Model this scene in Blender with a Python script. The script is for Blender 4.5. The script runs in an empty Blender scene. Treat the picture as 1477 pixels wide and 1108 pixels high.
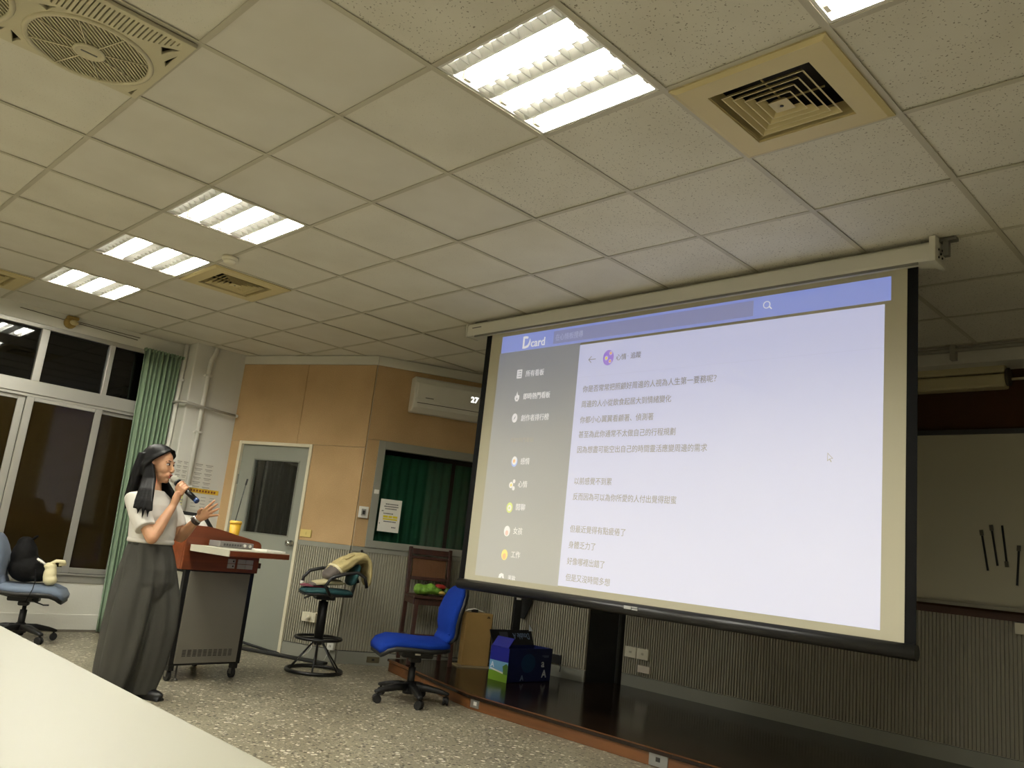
import bpy, bmesh, math, random
from mathutils import Matrix, Vector, Quaternion
from math import sin, cos, pi, radians, sqrt, atan2

SC = bpy.context.scene
COL = SC.collection
random.seed(7)

# ---------------------------------------------------------------- camera, world, exposure
CAM_R = [[0.7075627634, 0.6985230678, 0.1068665868], [-0.0696440535, 0.2194254290, -0.9731403665], [-0.7032102514, 0.6811152744, 0.2039052388]]
CAM_C = Vector((2.86015749, -0.98112654, 1.10))
cam_d = bpy.data.cameras.new('camera')
cam_d.sensor_width = 36.0
cam_d.lens = 1179.08 / 1477 * 36.0
cam_d.clip_start = 0.02
cam = bpy.data.objects.new('camera', cam_d)
COL.objects.link(cam)
rx, ry, rz = [Vector(r) for r in CAM_R]
m3 = Matrix((rx, -ry, -rz)).transposed()
cam.matrix_world = Matrix.Translation(CAM_C) @ m3.to_4x4()
SC.camera = cam
world = bpy.data.worlds.new('night')
SC.world = world
world.use_nodes = True
world.node_tree.nodes['Background'].inputs[0].default_value = (0.004, 0.005, 0.007, 1)
world.node_tree.nodes['Background'].inputs[1].default_value = 1.0
vs = SC.view_settings
vs.view_transform = 'Standard'
vs.look = 'None'
vs.exposure = 0.0
vs.gamma = 1.0
vs.use_curve_mapping = False
TUBE_LIGHT = 165.0        # radiance of the fluorescent tubes
TUBE_COLOR = (1.0, 0.98, 0.90)

H = 2.821                # ceiling height
T = 0.61                 # ceiling grid pitch

# ---------------------------------------------------------------- helpers
def lin(r, g, b):
    f = lambda c: (c/255/12.92) if c/255 <= 0.04045 else ((c/255+0.055)/1.055)**2.4
    return (f(r), f(g), f(b), 1.0)

MATS = {}
def mat(name, col, rough=0.5, spec=0.5, metal=0.0, bump=None, var=None, emit=None, es=1.0, coat=0.0, trans=0.0, sheen=0.0):
    """principled material; col is sRGB 0..255; var=(scale, amount) noise in colour; bump=(scale, strength)"""
    if name in MATS:
        return MATS[name]
    m = bpy.data.materials.new(name)
    m.use_nodes = True
    nt = m.node_tree
    b = nt.nodes['Principled BSDF']
    b.inputs['Base Color'].default_value = lin(*col)
    b.inputs['Roughness'].default_value = rough
    b.inputs['Specular IOR Level'].default_value = spec
    b.inputs['Metallic'].default_value = metal
    b.inputs['Coat Weight'].default_value = coat
    b.inputs['Sheen Weight'].default_value = sheen
    b.inputs['Transmission Weight'].default_value = trans
    tc = None
    if var or bump:
        tc = nt.nodes.new('ShaderNodeTexCoord')
    if var:
        n = nt.nodes.new('ShaderNodeTexNoise')
        n.inputs['Scale'].default_value = var[0]
        n.inputs['Detail'].default_value = 5
        nt.links.new(tc.outputs['Object'], n.inputs['Vector'])
        mx = nt.nodes.new('ShaderNodeMix'); mx.data_type = 'RGBA'
        c = lin(*col); a = var[1]
        mx.inputs['A'].default_value = (c[0]*(1-a), c[1]*(1-a), c[2]*(1-a), 1)
        mx.inputs['B'].default_value = (min(1, c[0]*(1+a)), min(1, c[1]*(1+a)), min(1, c[2]*(1+a)), 1)
        nt.links.new(n.outputs['Fac'], mx.inputs['Factor'])
        nt.links.new(mx.outputs['Result'], b.inputs['Base Color'])
    if bump:
        n2 = nt.nodes.new('ShaderNodeTexNoise')
        n2.inputs['Scale'].default_value = bump[0]
        n2.inputs['Detail'].default_value = 4
        nt.links.new(tc.outputs['Object'], n2.inputs['Vector'])
        bp = nt.nodes.new('ShaderNodeBump')
        bp.inputs['Strength'].default_value = bump[1]
        bp.inputs['Distance'].default_value = 0.01
        nt.links.new(n2.outputs['Fac'], bp.inputs['Height'])
        nt.links.new(bp.outputs['Normal'], b.inputs['Normal'])
    if emit:
        b.inputs['Emission Color'].default_value = (emit[0], emit[1], emit[2], 1)
        b.inputs['Emission Strength'].default_value = es
    MATS[name] = m
    return m

class MB:
    """collects simple shapes into one mesh"""
    def __init__(s):
        s.v, s.f, s.sm = [], [], []
    def add(s, vs, fs, smooth=False, M=None):
        o = len(s.v)
        s.v += [tuple(M @ Vector(p)) if M else tuple(p) for p in vs]
        s.f += [tuple(i+o for i in f) for f in fs]
        s.sm += [smooth]*len(fs)
        return s
    def box(s, x0, x1, y0, y1, z0, z1, M=None):
        v = [(x0,y0,z0),(x1,y0,z0),(x1,y1,z0),(x0,y1,z0),(x0,y0,z1),(x1,y0,z1),(x1,y1,z1),(x0,y1,z1)]
        f = [(0,3,2,1),(4,5,6,7),(0,1,5,4),(1,2,6,5),(2,3,7,6),(3,0,4,7)]
        return s.add(v, f, False, M)
    def quad(s, a, b, c, d):
        return s.add([a,b,c,d], [(0,1,2,3)])
    def bar(s, p, q, w, h, up=(0,0,1)):
        """rectangular bar from p to q: w across, h along up"""
        p, q = Vector(p), Vector(q); d = (q-p); L = d.length; d.normalize()
        u = Vector(up); x = d.cross(u)
        if x.length < 1e-5: x = d.cross(Vector((1,0,0)))
        x.normalize(); u = x.cross(d)
        M = Matrix((x, d, u)).transposed().to_4x4(); M.translation = p
        return s.box(-w/2, w/2, 0, L, -h/2, h/2, M)
    def tube(s, pts, r, n=10, caps=True, smooth=True, flat=1.0, ref=None):
        pts = [Vector(p) for p in pts]
        rs = r if isinstance(r, (list, tuple)) else [r]*len(pts)
        vs = []; prev = None
        for i, p in enumerate(pts):
            d = (pts[min(i+1, len(pts)-1)] - pts[max(i-1, 0)]).normalized()
            if prev is None:
                a = Vector(ref) if ref else (Vector((0,0,1)) if abs(d.z) < .9 else Vector((1,0,0)))
            else:
                a = prev
            x = a - d*a.dot(d)
            if x.length < 1e-6: x = d.orthogonal()
            x.normalize(); prev = x
            y = d.cross(x)
            ra, rb = rs[i] if isinstance(rs[i], (list, tuple)) else (rs[i], rs[i]*flat)
            for k in range(n):
                t = 2*pi*k/n
                vs.append(p + x*cos(t)*ra + y*sin(t)*rb)
        fs = []
        for i in range(len(pts)-1):
            for k in range(n):
                k2 = (k+1) % n
                fs.append((i*n+k, i*n+k2, (i+1)*n+k2, (i+1)*n+k))
        s.add(vs, fs, smooth)
        if caps:
            o = len(s.v) - len(vs)
            s.f.append(tuple(o+k for k in reversed(range(n)))); s.sm.append(False)
            s.f.append(tuple(o+(len(pts)-1)*n+k for k in range(n))); s.sm.append(False)
        return s
    def lathe(s, prof, n=16, c=(0,0,0), smooth=True, M=None):
        vs = []
        for r, z in prof:
            for k in range(n):
                t = 2*pi*k/n
                vs.append((c[0]+r*cos(t), c[1]+r*sin(t), c[2]+z))
        fs = []
        for i in range(len(prof)-1):
            for k in range(n):
                k2 = (k+1) % n
                fs.append((i*n+k, i*n+k2, (i+1)*n+k2, (i+1)*n+k))
        fs.append(tuple(reversed(range(n))))
        fs.append(tuple((len(prof)-1)*n+k for k in range(n)))
        return s.add(vs, fs, smooth, M)
    def ball(s, c, r, n=12, M=None, smooth=True):
        rx_, ry_, rz_ = r if isinstance(r, (list, tuple)) else (r, r, r)
        vs = [(c[0], c[1], c[2]-rz_)]
        m = max(4, n//2)
        for i in range(1, m):
            ph = -pi/2 + pi*i/m
            for k in range(n):
                t = 2*pi*k/n
                vs.append((c[0]+rx_*cos(ph)*cos(t), c[1]+ry_*cos(ph)*sin(t), c[2]+rz_*sin(ph)))
        vs.append((c[0], c[1], c[2]+rz_))
        fs = []
        for k in range(n):
            fs.append((0, 1+(k+1) % n, 1+k))
        for i in range(m-2):
            for k in range(n):
                a = 1+i*n
                fs.append((a+k, a+(k+1) % n, a+n+(k+1) % n, a+n+k))
        a = 1+(m-2)*n
        for k in range(n):
            fs.append((a+k, a+(k+1) % n, len(vs)-1))
        return s.add(vs, fs, smooth, M)
    def prism(s, poly, lo, hi, M=None, smooth=False):
        """poly in x,y extruded along z"""
        n = len(poly)
        vs = [(x, y, lo) for x, y in poly] + [(x, y, hi) for x, y in poly]
        fs = [tuple(reversed(range(n))), tuple(range(n, 2*n))]
        fs += [(k, (k+1) % n, n+(k+1) % n, n+k) for k in range(n)]
        return s.add(vs, fs, smooth, M)
    def grid(s, fn, nu, nv, smooth=True):
        vs = [fn(i/nu, j/nv) for i in range(nu+1) for j in range(nv+1)]
        fs = [(i*(nv+1)+j, (i+1)*(nv+1)+j, (i+1)*(nv+1)+j+1, i*(nv+1)+j+1) for i in range(nu) for j in range(nv)]
        return s.add(vs, fs, smooth)
    def mesh(s, name, m):
        me = bpy.data.meshes.new(name)
        me.from_pydata(s.v, [], s.f)
        me.polygons.foreach_set('use_smooth', s.sm)
        bm = bmesh.new(); bm.from_mesh(me)
        bmesh.ops.recalc_face_normals(bm, faces=bm.faces)
        bm.to_mesh(me); bm.free()
        if m: me.materials.append(m)
        me.update()
        return me

def props(o, label=None, cat=None, group=None, kind=None):
    if label: o['label'] = label
    if cat: o['category'] = cat
    if group: o['group'] = group
    if kind: o['kind'] = kind
    return o

def put(name, mb, m, parent=None, loc=(0,0,0), rot=(0,0,0), bev=0.0, seg=2, solid=0.0, sub=0, **kw):
    me = mb if isinstance(mb, bpy.types.Mesh) else mb.mesh(name, m)
    o = bpy.data.objects.new(name, me)
    COL.objects.link(o)
    o.location = loc; o.rotation_euler = rot
    if parent: o.parent = parent
    if solid:
        d = o.modifiers.new('solid', 'SOLIDIFY'); d.thickness = solid; d.offset = 0
    if bev:
        d = o.modifiers.new('bevel', 'BEVEL'); d.width = bev; d.segments = seg; d.limit_method = 'ANGLE'; d.angle_limit = radians(40)
    if sub:
        d = o.modifiers.new('sub', 'SUBSURF'); d.levels = sub; d.render_levels = sub
    return props(o, **kw)

def thing(name, label, cat, loc=(0,0,0), rz=0.0, group=None):
    o = bpy.data.objects.new(name, None)
    COL.objects.link(o)
    o.empty_display_size = 0.1
    o.location = loc; o.rotation_euler = (0, 0, rz)
    return props(o, label, cat, group)

def kids(o):
    return [c for c in COL.objects if c.parent == o]

def dup(root, loc, rz=None, label=None, group=None):
    r = root.copy(); COL.objects.link(r); r.location = loc
    if rz is not None: r.rotation_euler = (0, 0, rz)
    if label: r['label'] = label
    if group: r['group'] = group
    def rec(src, dst):
        for ch in kids(src):
            c = ch.copy(); COL.objects.link(c); c.parent = dst
            rec(ch, c)
    rec(root, r)
    return r

def baked(o):
    """evaluate modifiers into a plain mesh, drop the temporary object"""
    dg = bpy.context.evaluated_depsgraph_get()
    dg.update()
    me = bpy.data.meshes.new_from_object(o.evaluated_get(dg))
    bpy.data.objects.remove(o)
    return me

def voxel(mb, size, smooth_it=6, factor=0.5):
    """union of the shapes in mb as one closed, smoothed surface"""
    me = mb.mesh('tmp', None)
    o = bpy.data.objects.new('tmp', me); COL.objects.link(o)
    d = o.modifiers.new('r', 'REMESH'); d.mode = 'VOXEL'; d.voxel_size = size; d.use_smooth_shade = True
    if smooth_it:
        d = o.modifiers.new('s', 'SMOOTH'); d.iterations = smooth_it; d.factor = factor
    me = baked(o)
    for p in me.polygons: p.use_smooth = True
    return me

def text_mesh(body, size, width=None, bold=0.0, extr=0.0008):
    cu = bpy.data.curves.new('txt', 'FONT')
    cu.body = body; cu.size = size; cu.extrude = extr; cu.offset = bold
    cu.resolution_u = 3
    o = bpy.data.objects.new('txt', cu); COL.objects.link(o)
    me = baked(o)
    xs = [v.co.x for v in me.vertices]
    if xs:
        x0, x1 = min(xs), max(xs)
        k = (width/(x1-x0)) if width else 1.0
        for v in me.vertices:
            v.co.x = (v.co.x-x0)*k
    return me

def text(name, body, size, m, parent, loc, rot=(pi/2, 0, 0), width=None, bold=0.0, **kw):
    me = text_mesh(body, size, width, bold)
    me.materials.append(m)
    return put(name, me, m, parent, loc, rot, **kw)

def flat_cutout(outer, holes, thick, m, name, parent, loc=(0,0,0), rot=(0,0,0), bev=0.0):
    """a plate in x,y with holes, thick along z"""
    cu = bpy.data.curves.new('plate', 'CURVE'); cu.dimensions = '2D'; cu.fill_mode = 'BOTH'; cu.extrude = thick/2
    cu.bevel_depth = bev
    for poly in [outer]+holes:
        sp = cu.splines.new('POLY'); sp.points.add(len(poly)-1)
        for i, (x, y) in enumerate(poly): sp.points[i].co = (x, y, 0, 1)
        sp.use_cyclic_u = True
    o = bpy.data.objects.new('plate', cu); COL.objects.link(o)
    me = baked(o)
    me.materials.append(m)
    return put(name, me, m, parent, loc, rot)

def at(x, y, P, n):
    """a photo pixel carried onto the plane through P with normal n: where a thing seen there stands"""
    d = Vector(CAM_R[0])*((x-738.5)/1179.08) + Vector(CAM_R[1])*((y-554)/1179.08) + Vector(CAM_R[2])
    P, n = Vector(P), Vector(n)
    return CAM_C + d*(n.dot(P-CAM_C)/n.dot(d))

# ---------------------------------------------------------------- materials of the shell
def noise_mat(name, build, rough=0.8):
    m = bpy.data.materials.new(name); m.use_nodes = True
    nt = m.node_tree; b = nt.nodes['Principled BSDF']
    b.inputs['Roughness'].default_value = rough
    build(nt, b, nt.nodes.new('ShaderNodeTexCoord'))
    MATS[name] = m
    return m

def N(nt, t, **kw):
    n = nt.nodes.new(t)
    for k, v in kw.items():
        if k in n.inputs: n.inputs[k].default_value = v
        else: setattr(n, k, v)
    return n

def ramp(nt, src, stops):
    r = nt.nodes.new('ShaderNodeValToRGB')
    e = r.color_ramp.elements
    while len(e) < len(stops): e.new(0.5)
    for i, (p, c) in enumerate(stops):
        e[i].position = p; e[i].color = c
    nt.links.new(src, r.inputs['Fac'])
    return r

def tile_mat(name, base, scale, thr, strength):
    def build(nt, b, tc):
        mp = N(nt, 'ShaderNodeMapping'); mp.inputs['Scale'].default_value = (1, 1, 1)
        oi = N(nt, 'ShaderNodeObjectInfo')
        add = N(nt, 'ShaderNodeVectorMath', operation='MULTIPLY_ADD')
        nt.links.new(oi.outputs['Random'], add.inputs[0]); add.inputs[1].default_value = (37, 61, 5)
        nt.links.new(tc.outputs['Object'], add.inputs[2])
        dis = N(nt, 'ShaderNodeTexNoise'); dis.inputs['Scale'].default_value = scale*0.55; dis.inputs['Detail'].default_value = 2
        nt.links.new(add.outputs[0], dis.inputs['Vector'])
        ma = N(nt, 'ShaderNodeVectorMath', operation='MULTIPLY_ADD')
        nt.links.new(dis.outputs['Color'], ma.inputs[0]); ma.inputs[1].default_value = (0.03, 0.03, 0.03)
        nt.links.new(add.outputs[0], ma.inputs[2])
        v = N(nt, 'ShaderNodeTexVoronoi'); v.inputs['Scale'].default_value = scale
        nt.links.new(ma.outputs[0], v.inputs['Vector'])
        c = lin(*base)
        d = (c[0]*strength, c[1]*strength*0.95, c[2]*strength*0.85, 1)
        r = ramp(nt, v.outputs['Distance'], [(thr*0.7, d), (thr, c)])
        n = N(nt, 'ShaderNodeTexNoise'); n.inputs['Scale'].default_value = 3.5
        nt.links.new(add.outputs[0], n.inputs['Vector'])
        r2 = ramp(nt, n.outputs['Fac'], [(0.3, (0.93, 0.92, 0.9, 1)), (0.7, (1, 1, 1, 1))])
        mx = N(nt, 'ShaderNodeMix', data_type='RGBA', blend_type='MULTIPLY'); mx.inputs['Factor'].default_value = 1
        nt.links.new(r.outputs[0], mx.inputs['A']); nt.links.new(r2.outputs[0], mx.inputs['B'])
        nt.links.new(mx.outputs['Result'], b.inputs['Base Color'])
        bp = N(nt, 'ShaderNodeBump'); bp.inputs['Strength'].default_value = 0.35; bp.inputs['Distance'].default_value = 0.002
        nt.links.new(r.outputs[0], bp.inputs['Height']); nt.links.new(bp.outputs['Normal'], b.inputs['Normal'])
    return noise_mat(name, build, 0.9)

TILE_A = tile_mat('fissured_tile', (220, 216, 200), 75, 0.22, 0.42)
TILE_B = tile_mat('pinhole_tile', (220, 216, 200), 110, 0.15, 0.55)
TILE_C = tile_mat('plain_tile', (217, 213, 199), 40, 0.04, 0.7)
TEE = mat('tee_bar', (188, 182, 160), 0.5)
PLENUM = mat('plenum', (50, 48, 44), 0.9)
WHITE_WALL = mat('white_paint', (214, 212, 200), 0.75, var=(2.2, 0.06), bump=(60, 0.08))
BEIGE_WALL = mat('beige_paint', (190, 184, 165), 0.8, var=(2, 0.05))

def _terrazzo(nt, b, tc):
    big = N(nt, 'ShaderNodeTexNoise'); big.inputs['Scale'].default_value = 1.3; big.inputs['Detail'].default_value = 3
    nt.links.new(tc.outputs['Object'], big.inputs['Vector'])
    base = ramp(nt, big.outputs['Fac'], [(0.3, lin(124, 117, 98)), (0.7, lin(152, 145, 122))])
    last = base.outputs[0]
    for sc, thr, col, pick in ((26, 0.34, lin(216, 210, 188), 0.76), (44, 0.36, lin(190, 183, 160), 0.60), (34, 0.33, lin(66, 62, 52), 0.66), (80, 0.36, lin(90, 85, 72), 0.5)):
        v = N(nt, 'ShaderNodeTexVoronoi'); v.inputs['Scale'].default_value = sc
        nt.links.new(tc.outputs['Object'], v.inputs['Vector'])
        lt = N(nt, 'ShaderNodeMath', operation='LESS_THAN'); lt.inputs[1].default_value = thr
        nt.links.new(v.outputs['Distance'], lt.inputs[0])
        sep = N(nt, 'ShaderNodeSeparateColor'); nt.links.new(v.outputs['Color'], sep.inputs[0])
        gt = N(nt, 'ShaderNodeMath', operation='GREATER_THAN'); gt.inputs[1].default_value = pick
        nt.links.new(sep.outputs[0], gt.inputs[0])
        mu = N(nt, 'ShaderNodeMath', operation='MULTIPLY')
        nt.links.new(lt.outputs[0], mu.inputs[0]); nt.links.new(gt.outputs[0], mu.inputs[1])
        mx = N(nt, 'ShaderNodeMix', data_type='RGBA')
        nt.links.new(mu.outputs[0], mx.inputs['Factor']); nt.links.new(last, mx.inputs['A']); mx.inputs['B'].default_value = col
        last = mx.outputs['Result']
    nt.links.new(last, b.inputs['Base Color'])
TERRAZZO = noise_mat('terrazzo', _terrazzo, 0.38)

def _wood(c0, c1, scale, axis):
    def build(nt, b, tc):
        mp = N(nt, 'ShaderNodeMapping')
        s = [scale, scale, scale]; s[axis] = scale*0.06
        mp.inputs['Scale'].default_value = s
        nt.links.new(tc.outputs['Object'], mp.inputs['Vector'])
        n = N(nt, 'ShaderNodeTexNoise'); n.inputs['Scale'].default_value = 1.0; n.inputs['Detail'].default_value = 6; n.inputs['Distortion'].default_value = 0.6
        nt.links.new(mp.outputs[0], n.inputs['Vector'])
        r = ramp(nt, n.outputs['Fac'], [(0.3, lin(*c0)), (0.7, lin(*c1))])
        nt.links.new(r.outputs[0], b.inputs['Base Color'])
    return build
PLATFORM_TOP = noise_mat('platform_top', _wood((26, 18, 12), (38, 26, 17), 14, 0), 0.16)
MATS['platform_top'].node_tree.nodes['Principled BSDF'].inputs['Specular IOR Level'].default_value = 0.35
PLATFORM_EDGE = noise_mat('platform_edge', _wood((86, 52, 22), (118, 74, 36), 16, 0), 0.45)
FIBREBOARD = noise_mat('fibreboard', lambda nt, b, tc: (lambda n, n2, mx: (
    nt.links.new(tc.outputs['Object'], n.inputs['Vector']), nt.links.new(tc.outputs['Object'], n2.inputs['Vector']),
    nt.links.new(ramp(nt, n.outputs['Fac'], [(0.3, lin(176, 148, 108)), (0.7, lin(194, 164, 122))]).outputs[0], mx.inputs['A']),
    nt.links.new(ramp(nt, n2.outputs['Fac'], [(0.35, (0.86, 0.84, 0.8, 1)), (0.65, (1, 1, 1, 1))]).outputs[0], mx.inputs['B']),
    nt.links.new(mx.outputs['Result'], b.inputs['Base Color'])))(
        N(nt, 'ShaderNodeTexNoise', Scale=140.0, Detail=3.0), N(nt, 'ShaderNodeTexNoise', Scale=2.0, Detail=3.0),
        N(nt, 'ShaderNodeMix', data_type='RGBA', blend_type='MULTIPLY', Factor=1.0)), 0.95)
MATS['fibreboard'].node_tree.nodes['Principled BSDF'].inputs['Specular IOR Level'].default_value = 0.15
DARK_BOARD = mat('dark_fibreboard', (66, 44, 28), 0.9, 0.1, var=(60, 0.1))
WAINSCOT = mat('wainscot_grey', (150, 146, 128), 0.6, var=(3, 0.06))
GREY_TRIM = mat('grey_trim', (136, 136, 124), 0.55, var=(4, 0.05))
ALU = mat('aluminium', (176, 174, 164), 0.38, metal=0.55)
NIGHT_GLASS = mat('night_glass', (6, 6, 5), 0.03, 0.5)
BROWN_GLASS = mat('tinted_glass', (36, 28, 12), 0.05, 0.3)
BLACK = mat('black_plastic', (14, 14, 14), 0.5)
BLACK_METAL = mat('black_metal', (12, 12, 12), 0.35)
CHROME = mat('chrome', (200, 200, 200), 0.15, metal=1.0)
CREAM_PLASTIC = mat('cream_plastic', (222, 216, 190), 0.45)
WHITE_PLASTIC = mat('white_plastic', (226, 224, 214), 0.4)
DARK_VOID = mat('dark_void', (5, 5, 5), 0.9)

# ---------------------------------------------------------------- floor and stage
XL, XR, YB, YF = -5.32, 4.4, -4.5, 5.19
put('floor', MB().box(XL-0.1, XR+0.1, YB-0.1, YF+0.1, -0.1, 0.0), TERRAZZO, kind='structure')
ZP = 0.095
P0 = Vector((-3.53, 3.41, 0))
AWD = Vector((0.4237, 0.9058, 0))          # along the air-conditioner wall
AW_ANG = atan2(AWD.y, AWD.x)
DWD = Vector((-0.9330, -0.3600, 0))        # along the door wall, leftwards
DW_ANG = atan2(-DWD.y, -DWD.x)
AWN = Vector((AWD.y, -AWD.x, 0))           # into the room
awp = lambda s, off, z=0.0: P0 + AWD*s + AWN*off + Vector((0, 0, z))
dwp = lambda s, off, z=0.0: P0 + DWD*s + Vector((-DWD.y, DWD.x, 0))*(-off if (Vector((-DWD.y, DWD.x, 0)).dot(CAM_C-P0) < 0) else off) + Vector((0, 0, z))
stage = bpy.data.objects.new('stage_floor', None); COL.objects.link(stage); props(stage, kind='structure')
pol = [(-3.16, 3.70), (-2.42, 3.47), (-1.62, 3.27), (3.6, 3.27), (3.6, YF-0.01), (-1.72, YF-0.01), (-1.86, 4.86), (-2.93, 4.66)]
put('stage_top', MB().prism(pol, ZP-0.02, ZP), PLATFORM_TOP, stage)
edge = [(-3.10, 3.675), (-2.42, 3.485), (-1.62, 3.285), (3.6, 3.285)]
for (a, b) in zip(edge[:-1], edge[1:]):
    put('edge_board', MB().bar((a[0], a[1]+0.012, (ZP-0.02)/2), (b[0], b[1]+0.012, (ZP-0.02)/2), 0.024, ZP-0.0205), PLATFORM_EDGE, stage, bev=0.003)
    put('nosing', MB().bar((a[0], a[1]+0.006, ZP-0.007), (b[0], b[1]+0.006, ZP-0.007), 0.035, 0.016), PLATFORM_EDGE, stage, bev=0.004)

# ---------------------------------------------------------------- ceiling: tee bars and tiles
ceil = put('ceiling', MB().box(XL-0.1, XR+0.1, YB-0.1, YF+0.1, 3.15, 3.25), PLENUM, kind='structure')
I0, I1, J0, J1 = -8, 9, -8, 9
bar_y = MB().box(-(J1)*T, -(J0)*T, -0.012, 0.012, 0, 0.003).box(-(J1)*T, -(J0)*T, -0.002, 0.002, 0.003, 0.04)
for i in range(I0, I1):
    if i*T > YF or i*T < YB: continue
    put('tee_bar', MB().box(XL, XR, -0.012, 0.012, 0, 0.003).box(XL, XR, -0.002, 0.002, 0.003, 0.035), TEE, ceil, (0, i*T, H))
for j in range(J0, J1):
    if not (XL < -j*T < XR): continue
    put('tee_bar', MB().box(-0.0125, 0.0125, YB, YF, -0.0005, 0.0025).box(-0.002, 0.002, YB, YF, 0.0025, 0.035), TEE, ceil, (-j*T, 0, H))
lights_at = [(1, -4), (1, -2), (1, 2), (1, 4), (1, 6)]
lights_back = [(-3, -4), (-3, -2), (-3, 0), (-3, 2), (-3, 4), (-3, 6), (-7, -1), (-7, 2), (-7, 5)]
vents_at = [(2, -3), (2, 4), (0, 7)]
taken = set(lights_at+lights_back+vents_at+[(-1, 0), (-2, 0)])
meshes = {}
def tile_mesh(x0, x1, y0, y1, m):
    key = (round(x1-x0, 3), round(y1-y0, 3), m.name)
    if key not in meshes:
        w, d = (x1-x0)/2, (y1-y0)/2
        meshes[key] = MB().box(-w, w, -d, d, 0, 0.014).mesh('ceiling_tile', m)
    return meshes[key]
rnd = random.Random(3)
for i in range(I0, I1):
    for j in range(J0, J1):
        if (i, j) in taken: continue
        x0, x1, y0, y1 = max(-(j+1)*T, XL), min(-j*T, XR), max(i*T, YB), min((i+1)*T, YF)
        if x1-x0 < 0.05 or y1-y0 < 0.05: continue
        g = 0.004
        x0 += g; x1 -= g; y0 += g; y1 -= g
        if j <= -2 or (i >= 2 and j <= -1): m = TILE_A
        elif (i, j) in ((0, -1), (0, 0), (1, 0), (0, 1), (1, 1), (0, 2)): m = TILE_C
        elif j >= 5 or rnd.random() < 0.3: m = TILE_C
        else: m = TILE_B
        o = put('ceiling_tile', tile_mesh(x0, x1, y0, y1, m), m, ceil, ((x0+x1)/2, (y0+y1)/2, H+0.0035+rnd.uniform(0, 0.003)))
        o.rotation_euler = (rnd.uniform(-0.003, 0.003), rnd.uniform(-0.003, 0.003), 0)

# ---------------------------------------------------------------- fluorescent fixtures
TUBE = mat('tube_glow', (255, 250, 235), 0.5, emit=TUBE_COLOR, es=TUBE_LIGHT)
REFL = mat('white_reflector', (236, 234, 226), 0.35)
LOUVRE = mat('louvre_white', (226, 226, 222), 0.3)
HOLDER = mat('lamp_holder', (176, 170, 150), 0.5)
def make_light(label, loc):
    t = thing('ceiling_light', label, 'ceiling light', loc, group='recessed fluorescent ceiling lights')
    h = T/2-0.013
    fr = MB()
    for a, b, c, d in ((-h, h, -h, -h+0.012), (-h, h, h-0.012, h), (-h, -h+0.012, -h+0.012, h-0.012), (h-0.012, h, -h+0.012, h-0.012)):
        fr.box(a, b, c, d, 0.003, 0.012)
    put('frame', fr, WHITE_PLASTIC, t)
    g = h-0.004
    rf = MB().box(-g, g, -g, g, 0.075, 0.079)
    rf.box(-g, -g+0.003, -g, g, 0.012, 0.075).box(g-0.003, g, -g, g, 0.012, 0.075).box(-g, g, -g, -g+0.003, 0.012, 0.075).box(-g, g, g-0.003, g, 0.012, 0.075)
    put('reflector', rf, REFL, t)
    ys = (0.185, -0.01, -0.205)
    for y in ys:
        y += 0.05
        put('tube', MB().tube([(-0.27, y, 0.032), (0.27, y, 0.032)], 0.014, 10), TUBE, t)
        for sx in (-1, 1):
            put('lamp_holder', MB().box(-0.012, 0.012, -0.016, 0.016, 0.012, 0.075), HOLDER, t, (sx*0.278, y, 0))
    for y in ys:
        y -= 0.05
        lv = MB()
        for s in (-1, 1):
            lv.add([(-g, y+s*0.040, 0.012), (g, y+s*0.040, 0.012), (g, y+s*0.016, 0.045), (-g, y+s*0.016, 0.045)], [(0, 1, 2, 3)])
        for k in range(9):
            x = -g+0.03+k*(2*g-0.06)/8
            lv.add([(x-0.002, y-0.040, 0.012), (x-0.002, y+0.040, 0.012), (x-0.002, y+0.016, 0.042), (x-0.002, y-0.016, 0.042),
                    (x+0.002, y-0.040, 0.012), (x+0.002, y+0.040, 0.012), (x+0.002, y+0.016, 0.042), (x+0.002, y-0.016, 0.042)],
                   [(0, 1, 2, 3), (7, 6, 5, 4), (0, 4, 5, 1), (1, 5, 6, 2), (2, 6, 7, 3), (3, 7, 4, 0)])
        for s in (-1, 1):
            lv.box(-g, g, y+s*0.040-0.002, y+s*0.040+0.002, 0.008, 0.014)
        put('louvre', lv, LOUVRE, t)
    return t
lc = lambda i, j: (-(j+0.5)*T, (i+0.5)*T, H)
light_labels = {(1, -4): 'bright ceiling light cut off by the top edge of the photo, beyond the big vent', (1, -2): 'largest fully visible ceiling light, three glowing tubes and white louvres, beside big vent',
                (1, 2): 'bright square ceiling light, largest of the row of three toward the windows', (1, 4): 'bright square ceiling light, middle one of the row of three toward the windows',
                (1, 6): 'bright square ceiling light closest to the windows, smallest of its row'}
l0 = None
for ij in lights_at:
    if l0 is None: l0 = make_light(light_labels[ij], lc(*ij))
    else: dup(l0, lc(*ij), label=light_labels[ij])
row_word = {-3: 'in the first row behind the table', -7: 'in the last row by the back wall'}
for (i, j) in lights_back:
    col = sorted([q for p, q in lights_back if p == i]).index(j)
    dup(l0, lc(i, j), label='ceiling light %s, %s from the right wall' % (row_word[i], ('first', 'second', 'third', 'fourth', 'fifth', 'sixth')[col]), group='rear ceiling lights')

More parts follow.
